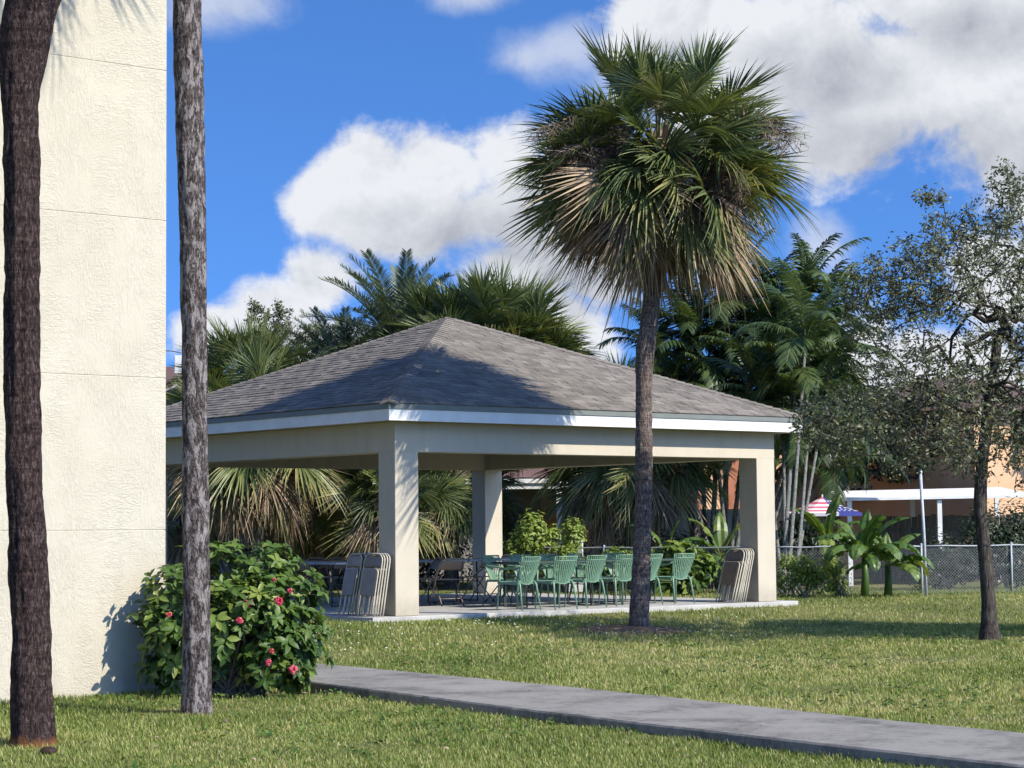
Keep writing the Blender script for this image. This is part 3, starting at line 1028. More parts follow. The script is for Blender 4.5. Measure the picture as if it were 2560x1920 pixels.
def build_pavilion():
    root = empty('picnic_pavilion', NP, TH, 'open beige pavilion with square columns and a taupe shingled pyramid roof', 'pavilion')
    mb = MB()
    mb.box(-0.50, L + 0.40, -0.13, L + 0.28, -0.30, 0.0)
    mb.build('floor_slab', M['slab'], root, bevel=0.012)
    for (x, y) in ((0, 0), (L - CW, 0), (0, L - CW), (L - CW, L - CW)):
        mb = MB()
        mb.box(0, CW, 0, CW, 0.002, ZB)
        mb.build('column', M['cream'], root, bevel=0.008, loc=(x, y, 0))
    bw = 0.40
    for i, (x0, x1, y0, y1) in enumerate(((0, L, 0, bw), (0, L, L - bw, L), (0, bw, bw, L - bw), (L - bw, L, bw, L - bw))):
        mb = MB()
        mb.box(x0, x1, y0, y1, ZB, ZF - 0.003)
        mb.build('beam', M['cream'], root)
    mb = MB()
    mb.box(-OV + 0.02, L + OV - 0.02, -OV + 0.02, L + OV - 0.02, ZF, ZF + 0.02)
    mb.build('soffit', M['soffit'], root)
    mb = MB()
    mb.box(bw + 0.003, L - bw - 0.003, bw + 0.003, L - bw - 0.003, ZF - 0.03, ZF - 0.006)
    mb.build('ceiling', M['ceiling'], root)  # unseen dark sheet, added to keep the pavilion inside dim
    f0, f1, d1 = ZF - 0.006, ZF + 0.162, ZF + 0.245
    lo, hi = -OV, L + OV
    for (x0, x1, y0, y1) in ((lo, hi, lo, lo + 0.022), (lo, hi, hi - 0.022, hi), (lo, lo + 0.022, lo + 0.022, hi - 0.022), (hi - 0.022, hi, lo + 0.022, hi - 0.022)):
        mb = MB()
        mb.box(x0, x1, y0, y1, f0, f1)
        mb.build('fascia_board', M['fascia'], root)
    e = 0.018
    for (x0, x1, y0, y1) in ((lo - e, hi + e, lo - e, lo + 0.03), (lo - e, hi + e, hi - 0.03, hi + e), (lo - e, lo + 0.03, lo + 0.03, hi - 0.03), (hi - 0.03, hi + e, lo + 0.03, hi - 0.03)):
        mb = MB()
        mb.box(x0, x1, y0, y1, f1 + 0.002, d1)
        mb.build('drip_edge', M['drip'], root)
    ze = d1 + 0.004
    c = L / 2
    half = c + OV + 0.03
    rise = ZA - ze
    pit = math.atan2(rise, half)
    mb = MB()
    p = [(c - half, c - half, ze), (c + half, c - half, ze), (c + half, c + half, ze), (c - half, c + half, ze), (c, c, ZA - 0.006)]
    mb.add(p, [(0, 1, 4), (1, 2, 4), (2, 3, 4), (3, 0, 4), (3, 2, 1, 0)])
    deck = mb.build('roof_deck', M['deck'], root)
    # shingles
    widths = [0.10, 0.15, 0.21, 0.28]
    thick = [0.010, 0.014, 0.018]

    def tab_geo(w, t, tint, mbx, Mx=None):
        g = 0.004
        ln = EXPO * 1.12
        vs = [(-w / 2 + g, -0.004, 0), (w / 2 - g, -0.004, 0), (w / 2 - g, ln, 0), (-w / 2 + g, ln, 0),
              (-w / 2 + g, 0, t), (w / 2 - g, 0, t), (w / 2 - g, ln, t * 0.25), (-w / 2 + g, ln, t * 0.25)]
        if Mx is not None:
            vs = [Mx @ Vector(q) for q in vs]
        mbx.tint = tint
        mbx.add(vs, [(4, 5, 6, 7), (0, 1, 5, 4), (1, 2, 6, 5), (3, 0, 4, 7)])

    variants = {}
    for wi, w in enumerate(widths):
        for ti, t in enumerate(thick):
            for k in range(3):
                mbx = MB()
                tab_geo(w, t, 0.25 + 0.25 * k, mbx)
                variants[(wi, ti, k)] = mbx.mesh('shingle', M['shingle'])
    slope = math.hypot(half, rise)
    ncourse = int(slope / EXPO)
    field = MB()
    singles = 0
    for face in range(4):
        Rz = Matrix.Translation((c, c, 0)) @ Matrix.Rotation(face * math.pi / 2, 4, 'Z')
        for i in range(ncourse):
            s = i * EXPO
            hw = half - (s + EXPO * 0.5) * math.cos(pit)
            if hw < 0.06:
                continue
            x = -hw - rng.uniform(0, 0.2)
            while x < hw:
                wi = rng.choices(range(4), (2, 4, 4, 3))[0]
                w = widths[wi]
                x0, x1 = max(x, -hw), min(x + w, hw)
                full = x >= -hw and x + w <= hw
                x += w
                if x1 - x0 < 0.03:
                    continue
                ti = rng.randrange(3)
                k = rng.choices(range(3), (4, 4, 2))[0]
                Mx = Rz @ Matrix.Translation(((x0 + x1) / 2, -half + s * math.cos(pit), ze + s * math.sin(pit) + 0.004)) @ Matrix.Rotation(pit, 4, 'X')
                if face == 0 and full and i < 11 and singles < 300:
                    o = link('shingle', variants[(wi, ti, k)], deck)
                    o.matrix_local = Mx
                    singles += 1
                else:
                    tab_geo(x1 - x0, thick[ti], 0.25 + 0.25 * k + rng.uniform(-0.2, 0.2), field, Mx)
    o = field.build('shingle_field', M['shingle'], deck)
    tag(o, kind='stuff')
    # hip caps
    cap = MB()
    hd = math.atan2(rise, half * math.sqrt(2))
    a_ = 0.13
    # cross-section: the two roof planes seen square to the hip
    dz = a_ * rise / (half * math.sqrt(2)) * 0.98
    ln = 0.19
    vs = []
    for (yy, t) in ((0, 0.024), (ln, 0.008)):
        vs += [(-a_, yy, -dz * math.cos(hd) + t), (0, yy, t + 0.004), (a_, yy, -dz * math.cos(hd) + t), (-a_, yy, -dz * math.cos(hd) - 0.004), (0, yy, -0.004), (a_, yy, -dz * math.cos(hd) - 0.004)]
    cap.add(vs, [(0, 1, 7, 6), (1, 2, 8, 7), (3, 4, 1, 0), (4, 5, 2, 1), (0, 6, 9, 3), (2, 5, 11, 8)])
    cm = cap.mesh('hip_cap', M['shingle'])
    hl = math.hypot(rise, half * math.sqrt(2))
    for hip in range(4):
        Rz = Matrix.Translation((c, c, 0)) @ Matrix.Rotation(hip * math.pi / 2 - math.pi / 4, 4, 'Z')
        k = 0
        while k * EXPO < hl - 0.1:
            s = k * EXPO
            o = link('hip_cap', cm, deck)
            o.matrix_local = Rz @ Matrix.Translation((0, -half * math.sqrt(2) + s * math.cos(hd), ze + s * math.sin(hd) + 0.012)) @ Matrix.Rotation(hd, 4, 'X')
            k += 1
    return root


build_pavilion()


def build_fan():
    p = pav(3.95, 3.2, 0)
    root = empty('ceiling_fan', (p.x, p.y, SLAB + ZF), 0.5, 'dark ceiling fan hanging under the pavilion roof', 'fan')
    mb = MB()
    mb.tube([(0, 0, -0.005), (0, 0, -0.12)], 0.02, 8)
    mb.build('down_rod', M['dark_metal'], root)
    mb = MB()
    mb.lathe([(0.0, -0.10), (0.09, -0.11), (0.12, -0.16), (0.11, -0.20), (0.06, -0.235), (0.0, -0.24)], 16)
    mb.build('motor_housing', M['dark_metal'], root, smooth=True)
    for k in range(5):
        mb = MB()
        mb.add([(0.10, -0.03, 0), (0.30, -0.055, 0.006), (0.66, -0.065, 0.0), (0.68, 0.0, -0.002), (0.66, 0.065, -0.004), (0.30, 0.055, -0.006), (0.10, 0.03, 0),
                (0.10, -0.03, -0.008), (0.30, -0.055, -0.002), (0.66, -0.065, -0.008), (0.68, 0.0, -0.01), (0.66, 0.065, -0.012), (0.30, 0.055, -0.014), (0.10, 0.03, -0.008)],
               [(0, 1, 2, 3, 4, 5, 6), (13, 12, 11, 10, 9, 8, 7)] + [(i, i + 7, (i + 1) % 7 + 7, (i + 1) % 7) for i in range(7)])
        mb.build('blade', M['dark_metal'], root, loc=(0, 0, -0.185), rot=(0, 0, k * 2 * math.pi / 5))


build_fan()


# ------------------------------------------------------------------ trunks
def trunk_from(profile, Y, mat, name, parent, origin, rough=0.010, segs=44, extra=None, nz=None, seed=0.0, freq=(9, 3.0)):
    """profile rows: (y, left, right) on the photograph grid; each ring gets a real radius at depth Y"""
    pts = []
    for (y, l, r_) in profile:
        c = at((l + r_) / 2, y, Y)
        pts.append((c.z, c.x, (r_ - l) / 2 * Y / 4611))
    pts.sort()
    if extra:
        pts += extra
    z0, z1 = pts[0][0], pts[-1][0]
    nz = nz or int((z1 - z0) / 0.03)
    zs = np.linspace(z0, z1, nz)
    cx = np.interp(zs, [p[0] for p in pts], [p[1] for p in pts])
    rr = np.interp(zs, [p[0] for p in pts], [p[2] for p in pts])
    ker = np.ones(9) / 9
    pad = lambda q: np.convolve(np.pad(q, 4, mode='edge'), ker, 'valid')
    cx, rr = pad(cx), pad(rr)
    vs = []
    for i in range(nz):
        for k in range(segs):
            a = 2 * math.pi * k / segs
            ca, sa = math.cos(a), math.sin(a)
            w = Vector((ca * freq[0] * 0.22, sa * freq[0] * 0.22, zs[i] * freq[1]))
            d = mnoise.fractal(w + Vector((seed, 0, 0)), 0.9, 2.1, 5) * rough * 1.6 + rough * 0.5 * mnoise.noise(Vector((seed, 3, zs[i] * 14)))
            d += rough * 0.55 * mnoise.noise(Vector((ca * 9, sa * 9, zs[i] * 5 + seed)))
            r_ = rr[i] + d
            vs.append((cx[i] + ca * r_ - origin[0], Y + sa * r_ - origin[1], zs[i] - origin[2]))
    vs = np.array(vs)
    i = np.arange(nz - 1)[:, None] * segs + np.arange(segs)[None, :]
    j = np.arange(nz - 1)[:, None] * segs + (np.arange(segs)[None, :] + 1) % segs
    f = np.stack([i, j, j + segs, i + segs], -1).reshape(-1, 4)
    return link(name, np_mesh(name, vs, f, mat, smooth=True), parent), Vector((cx[-1], Y, zs[-1]))


# ------------------------------------------------------------------ fronds
def fan_frond(elev, petiole=1.0, R_=0.95, amax=125, nseg=22, droop=0.35, bend=0.4, kind='green', seed=0, vfold=0.28, ragged=0.0):
    """costapalmate leaf growing along +X from the crown centre, gravity along -Z; leaf plane edge to edge in Y"""
    r_ = random.Random(seed)
    mb = MB()
    mats = [M['frond'], M['dead']] if kind != 'dead' else [M['dead'], M['dead']]
    # petiole
    e = elev
    p = Vector((0.02, 0, 0))
    pts = [p.copy()]
    n = 6
    for i in range(n):
        p = p + Vector((math.cos(e), 0, math.sin(e))) * (petiole / n)
        e -= bend / n * (0.4 + math.cos(e))
        pts.append(p.copy())
    mb.tint = 0.45 if kind == 'green' else (0.6 if kind == 'yellow' else 0.5)
    mb.tube(pts, [0.022 - 0.010 * i / n for i in range(n + 1)], 5)
    B = p
    d = Vector((math.cos(e), 0, math.sin(e)))
    nrm = Vector((-math.sin(e), 0, math.cos(e)))
    side = Vector((0, 1, 0))
    costa = 0.40 * R_
    for j in range(-nseg, nseg + 1):
        f = j / nseg
        al = R(amax) * f + r_.uniform(-0.05, 0.05)
        start = B + d * costa * (1 - abs(f)) ** 1.3 * 0.9 - Vector((0, 0, 1)) * 0.12 * costa * (1 - abs(f))
        dr = (d * math.cos(al) + side * math.sin(al) + nrm * vfold * abs(math.sin(al))).normalized()
        ln = R_ * (0.70 + 0.22 * math.cos(al * 0.8)) * r_.uniform(0.80, 1.10)
        if ragged and r_.random() < ragged:
            ln *= r_.uniform(0.4, 0.8)
        wmax = 0.037 * R_ / 0.85 * r_.uniform(0.8, 1.15)
        ac = nrm.cross(dr)
        ac.normalize()
        dd = droop * r_.uniform(0.4, 1.9)
        sw = r_.uniform(-0.13, 0.13)
        base_t = {'green': r_.uniform(0.05, 0.50), 'yellow': r_.uniform(0.25, 0.68), 'dead': r_.uniform(0.0, 0.85)}[kind]
        vs, ts = [], []
        T = (0.0, 0.22, 0.45, 0.68, 0.87, 1.0)
        for ti, t in enumerate(T):
            c = start + dr * ln * t - Vector((0, 0, 1)) * dd * ln * t ** 2.4 + ac * sw * ln * t * t
            w = wmax * (0.35 + 1.6 * t if t < 0.42 else 1.02 * (1 - ((t - 0.42) / 0.58) ** 1.4)) * 0.5
            w = max(w, 0.0012)
            up = nrm * w * 0.55
            vs += [c - ac * w + up, c, c + ac * w + up]
            tt = base_t
            if kind == 'green' and t > 0.8:
                tt += 0.10
            if kind == 'yellow':
                tt += 0.42 * max(0, t - 0.35) * r_.uniform(0.5, 1.4)
            if kind == 'dead':
                tt += 0.15 * t
            ts += [tt] * 3
        b0 = len(mb.v)
        mb.add(vs, [f_ for i in range(len(T) - 1) for f_ in ((3 * i, 3 * i + 1, 3 * i + 4, 3 * i + 3), (3 * i + 1, 3 * i + 2, 3 * i + 5, 3 * i + 4))])
        mb.t[b0:] = [min(1, max(0, q)) for q in ts]
    return mb.mesh('frond', mats)


def pinnate_frond(length=1.6, elev=0.9, bend=1.5, pairs=30, leaf=0.42, width=0.03, vee=0.5, droop=0.25, mat='pinn', seed=0, stalk=0.18, plumose=0.0):
    r_ = random.Random(seed)
    mb = MB()
    e = elev
    p = Vector((0, 0, 0))
    n = 22
    pts, dirs = [p.copy()], [e]
    for i in range(n):
        p = p + Vector((math.cos(e), 0, math.sin(e))) * (length / n)
        e -= bend / n * (0.35 + i / n * 1.1)
        pts.append(p.copy())
        dirs.append(e)
    mb.tint = 0.6
    mb.tube(pts, [0.016 * length / 1.6 * (1 - 0.85 * i / n) + 0.002 for i in range(n + 1)], 4)
    for k in range(pairs):
        t = stalk + (1 - stalk) * (k + 0.5) / pairs
        i = min(int(t * n), n - 1)
        c = pts[i].lerp(pts[i + 1], t * n - i)
        ee = dirs[i]
        d = Vector((math.cos(ee), 0, math.sin(ee)))
        nm = Vector((-math.sin(ee), 0, math.cos(ee)))
        ll = leaf * (0.55 + 0.45 * math.sin(min(1, (t - stalk) / (1 - stalk) * 1.25 + 0.25) * math.pi * 0.8)) * (1.0 - 0.45 * max(0, t - 0.7) / 0.3)
        for s in (-1, 1):
            sv = Vector((0, s, 0))
            pl = r_.uniform(-plumose, plumose)
            dr = (sv * 0.86 + d * (0.42 + 0.5 * t) + nm * (vee + pl)).normalized()
            w = width * r_.uniform(0.8, 1.15)
            wd = dr.cross(nm)
            wd.normalize()
            l2 = ll * r_.uniform(0.9, 1.08)
            dp = droop * r_.uniform(0.5, 1.4)
            mb.tint = min(1, max(0, r_.uniform(0.05, 0.55)))
            vs = []
            for (tt, ww) in ((0, 0.35), (0.35, 1.0), (0.72, 0.7)):
                q = c + dr * l2 * tt - Vector((0, 0, 1)) * dp * l2 * tt * tt
                vs += [q - wd * w * ww / 2, q + wd * w * ww / 2]
            vs.append(c + dr * l2 - Vector((0, 0, 1)) * dp * l2)
            mb.add(vs, [(0, 1, 3, 2), (2, 3, 5, 4), (4, 5, 6)])
    return mb.mesh('frond', M[mat])


def seed_stalk(length=1.3, elev=0.7, bend=1.6, seed=0, n=30, spread=0.35):
    r_ = random.Random(seed)
    mb = MB()
    e = elev
    p = Vector((0, 0, 0))
    pts = [p.copy()]
    for i in range(9):
        p = p + Vector((math.cos(e), 0, math.sin(e))) * (length / 9)
        e -= bend / 9
        pts.append(p.copy())
    mb.tint = 0.5
    mb.tube(pts, [0.012 - 0.001 * i for i in range(10)], 4)
    for k in range(n):
        t = r_.uniform(0.35, 1.0)
        i = min(int(t * 9), 8)
        c = pts[i].lerp(pts[i + 1], t * 9 - i)
        d = (pts[i + 1] - pts[i]).normalized() * 0.7 + Vector((r_.uniform(-1, 1), r_.uniform(-1, 1), r_.uniform(-0.9, 0.4)))
        d.normalize()
        l1 = spread * r_.uniform(0.5, 1.1)
        a = c + d * l1 * 0.5 - Vector((0, 0, 0.04))
        b = c + d * l1 - Vector((0, 0, l1 * 0.45))
        mb.tint = r_.uniform(0, 1)
        mb.tube([c, a, b], [0.004, 0.003, 0.0015], 3, cap=False)
        for q in range(7):
            s = r_.uniform(0.25, 1)
            o = (c.lerp(a, s * 2) if s < 0.5 else a.lerp(b, s * 2 - 1))
            g = o + Vector((r_.uniform(-1, 1), r_.uniform(-1, 1), r_.uniform(-1.3, 0.3))) * 0.13
            sd = Vector((r_.uniform(-1, 1), r_.uniform(-1, 1), r_.uniform(-1, 1))) * 0.009
            mb.tint = r_.uniform(0, 1)
            mb.add([o, o + sd, g + sd, g - sd * 0.5], [(0, 1, 2, 3)])
    return mb.mesh('seed_stalk', M['seed'])


print('fronds')
FAN = {}
LEVELS = [(80, 'green', 4, 0.03), (66, 'green', 6, 0.04), (52, 'green', 8, 0.06), (38, 'green', 11, 0.10), (24, 'green', 13, 0.15), (10, 'green', 14, 0.22),
          (-4, 'green', 15, 0.32), (-18, 'green', 15, 0.42), (-32, 'yellow', 15, 0.55), (-46, 'dead', 15, 0.6), (-60, 'dead', 15, 0.5), (-74, 'dead', 13, 0.3)]
for i, (e, kd, cnt, dr) in enumerate(LEVELS):
    for s_ in range(3):
        k2 = kd
        if e == -4 and s_ == 2:
            k2 = 'yellow'
        if e == -18 and s_ == 1:
            k2 = 'yellow'
        if e == -32 and s_ >= 1:
            k2 = 'dead'
        if e == -46 and s_ == 0:
            k2 = 'yellow'
        am = 105 if e > 30 else 120 if e > 0 else (112 if e > -40 else 88)
        FAN[(i, s_)] = fan_frond(R(e), (1.16, 1.06, 1.22)[s_], (0.90, 0.98, 0.84)[s_], am, 25, dr, 0.10 + 0.14 * math.cos(R(e)), k2, 10 + i * 3 + s_, 0.30 if e > 0 else 0.12, 0.0 if e > -30 else 0.2)
SEED = [seed_stalk(1.9, 0.75, 1.1, 1, 110, 0.5), seed_stalk(2.0, 0.45, 0.9, 2, 110, 0.5), seed_stalk(1.8, 0.95, 1.7, 3, 110, 0.5)]


def fan_crown(root, centre, scale, lo, hi, dens=1.0, seeds=0, seed=1, twist=0.62):
    """levels lo..hi of LEVELS, thinned by dens; every frond is a part of its palm"""
    r_ = random.Random(seed)
    az0 = r_.uniform(0, 6)
    for li in range(lo, hi):
        e, kd, cnt, dr = LEVELS[li]
        cnt = max(2, round(cnt * dens))
        for i in range(cnt):
            az = az0 + 2 * math.pi * (i + r_.uniform(-0.3, 0.3)) / cnt
            s = scale * r_.uniform(0.80, 1.08)
            zz = 0.12 * math.sin(R(e)) + r_.uniform(-0.08, 0.08)
            s *= (0.86 if li == 0 else 0.95 if li == 1 else 0.93 if li == 8 else 0.86 if li == 9 else 0.83 if li == 10 else 0.78 if li == 11 else 1.0)
            tw = twist * (0.4 + 0.6 * math.cos(R(e)))
            link('frond', FAN[(li, r_.randrange(3))], root, centre + Vector((0, 0, zz * scale)), (r_.gauss(0, tw), r_.uniform(-0.2, 0.2), az), s)
        az0 += 2.4
    for i in range(seeds):
        a = r_.uniform(0, 6.28) if seeds < 5 else 6.28 * i / seeds + r_.uniform(-0.3, 0.3)
        link('seed_stalk', r_.choice(SEED), root, centre + Vector((0, 0, 0.15 * scale)), (0, 0, a), scale * r_.uniform(0.9, 1.15))


# the two trunks at the left edge; their crowns stand above the picture
def left_palms():
    Y1 = P1.y
    root = empty('palm_tree', P1, 0, 'dark reddish palm trunk leaning at the far left edge', 'palm tree')
    prof = [(1616, 22, 119), (1590, 26, 117), (1500, 27, 112), (1300, 25, 105), (1100, 18, 95), (950, 10, 86), (800, 10, 85), (660, 10, 86), (430, 11, 84), (300, 9, 83), (240, 6, 80), (195, 3, 82), (150, -2, 95), (100, -3, 106), (50, 4, 118), (0, 14, 131)]
    top = at(110, -180, Y1)
    tr, c1 = trunk_from(prof, Y1, M['bark1'], 'trunk', root, P1, 0.012, 48, [(at(0, -60, Y1).z, at(88, -60, Y1).x, 0.205), (top.z, top.x + 0.06, 0.22), (top.z + 0.5, top.x + 0.12, 0.16)], seed=2.0, freq=(14, 2.0))
    fan_crown(root, c1 - P1 + Vector((0, 0, 0.55)), 1.05, 0, 5, 0.5, 0, 3)
    Y2 = P2.y
    root = empty('palm_tree', P2, 0, 'slim palm trunk with pale lichen in front of the hibiscus', 'palm tree')
    prof = [(1546, 388, 461), (1520, 391, 457), (1440, 394, 456), (1300, 395, 454), (1100, 394, 450), (950, 395, 448), (830, 394, 446), (600, 390, 446), (450, 386, 444), (350, 382, 442), (200, 376, 439), (0, 373, 435)]
    top = at(400, -850, Y2)
    tr, c2 = trunk_from(prof, Y2, M['bark2'], 'trunk', root, P2, 0.007, 44, [(top.z, top.x, 0.11), (top.z + 0.4, top.x, 0.12)], seed=7.0, freq=(12, 2.4))
    fan_crown(root, c2 - P2 + Vector((0, 0, 0.2)), 1.0, 0, 8, 0.5, 0, 5)


left_palms()


def main_sabal():
    root = empty('cabbage_palm', SAB, 0, 'tall cabbage palm with a round shaggy crown in front of the pavilion', 'palm tree')
    Y = SAB.y
    prof = [(1366, 1354, 1408), (1350, 1358, 1403), (1320, 1360, 1402), (1250, 1364, 1404), (1150, 1370, 1407), (1080, 1372, 1408), (990, 1372, 1410), (900, 1373, 1408), (840, 1374, 1408), (790, 1373, 1411), (750, 1373, 1416), (700, 1383, 1421), (640, 1390, 1426), (560, 1395, 1432), (470, 1398, 1440)]
    tr, c = trunk_from(prof, Y, M['bark3'], 'trunk', root, SAB, 0.007, 40, seed=4.0, freq=(10, 7.0))
    cen = at(1422, 352, Y) - SAB
    # fibrous bud and boots in the middle of the crown
    mb = MB()
    r_ = random.Random(4)
    mb.lathe([(0.10, -0.9), (0.17, -0.6), (0.22, -0.2), (0.20, 0.15), (0.10, 0.4), (0.02, 0.55)], 14, centre=cen)
    for k in range(46):
        a = k * 2.4
        z = -0.85 + 0.026 * k
        q = cen + Vector((math.cos(a) * 0.16, math.sin(a) * 0.16, z))
        mb.tint = r_.random()
        mb.bar(q, q + Vector((math.cos(a) * 0.16, math.sin(a) * 0.16, 0.22)), 0.07, 0.02)
    mb.build('leaf_boots', M['dead'], root)
    fan_crown(root, cen, 1.0, 0, 12, 1.15, 0, 8)
    for (az, k, sc, dz, ry) in ((-25, 0, 0.95, 0.1, 0.0), (-48, 1, 0.85, 0.0, 0.25), (-10, 1, 0.95, 0.15, -0.1), (205, 0, 0.95, 0.1, 0.05), (222, 1, 0.9, 0.1, 0.1), (-128, 1, 0.72, 0.05, 0.1),
                             (-98, 0, 0.62, 0.45, -0.3), (-72, 2, 0.6, 0.0, 0.3), (-40, 2, 0.9, -0.1, 0.5), (60, 0, 0.95, 0.1, 0.0), (140, 1, 0.95, 0.1, 0.0)):
        link('seed_stalk', SEED[k], root, cen + Vector((0, 0, dz)), (r_.uniform(-0.3, 0.3), ry, R(az)), sc)
    # bare earth round the foot
    mb = MB()
    n = 40
    vs = [(0, 0, 0.05)]
    for ring, (rr, zz) in enumerate(((0.3, 0.045), (0.55, 0.018), (0.85, -0.02))):
        for k in range(n):
            a = 2 * math.pi * k / n
            w = 1 + 0.28 * mnoise.noise(Vector((math.cos(a) * 1.7, math.sin(a) * 1.7, ring)))
            x, y = math.cos(a) * rr * w * 1.25 - 0.12, math.sin(a) * rr * w * 0.9 - 0.2
            vs.append((x, y, zz + 0.018 * mnoise.noise(Vector((x * 7, y * 7, 0))) + gz(SAB.x + x, SAB.y + y) - SAB.z))
    fs = [(0, 1 + k, 1 + (k + 1) % n) for k in range(n)]
    for ring in range(2):
        for k in range(n):
            fs.append((1 + ring * n + k, 1 + (ring + 1) * n + k, 1 + (ring + 1) * n + (k + 1) % n, 1 + ring * n + (k + 1) % n))
    mb.add(vs, fs)
    o = mb.build('bare_soil', M['soil'], None, True, loc=SAB)
    tag(o, 'patch of bare brown earth at the foot of the cabbage palm', kind='structure')


main_sabal()


# ------------------------------------------------------------------ leafy things
def leaf_arrays(pos, nrm, size, asp, r_, fold=0.25, curl=0.15, lengthdir=None):
    """pointed leaves: 8 verts, 8 tris each; returns verts, faces"""
    n = len(pos)
    nrm = nrm / (np.linalg.norm(nrm, axis=1, keepdims=True) + 1e-9)
    if lengthdir is None:
        t = r_.normal(size=(n, 3))
    else:
        t = lengthdir
    t = t - nrm * (t * nrm).sum(1, keepdims=True)
    t /= (np.linalg.norm(t, axis=1, keepdims=True) + 1e-9)
    s = np.cross(nrm, t)
    L_ = size[:, None]
    w = L_ * asp
    v = np.empty((n, 8, 3), dtype=np.float32)
    up = nrm * w * fold
    m1 = pos + t * L_ * 0.30
    m2 = pos + t * L_ * 0.66 - nrm * L_ * curl * 0.35
    v[:, 0] = pos
    v[:, 1] = m1 + s * w * 0.46 + up
    v[:, 2] = m1
    v[:, 3] = m1 - s * w * 0.46 + up
    v[:, 4] = m2 + s * w * 0.42 + up * 0.8
    v[:, 5] = m2
    v[:, 6] = m2 - s * w * 0.42 + up * 0.8
    v[:, 7] = pos + t * L_ - nrm * L_ * curl
    b = np.arange(n)[:, None] * 8
    f = np.concatenate([b + q for q in ([0, 2, 1], [0, 3, 2], [1, 2, 5], [1, 5, 4], [2, 3, 6], [2, 6, 5], [4, 5, 7], [5, 6, 7])], 1).reshape(-1, 3)
    return v.reshape(-1, 3), f


build_grass()


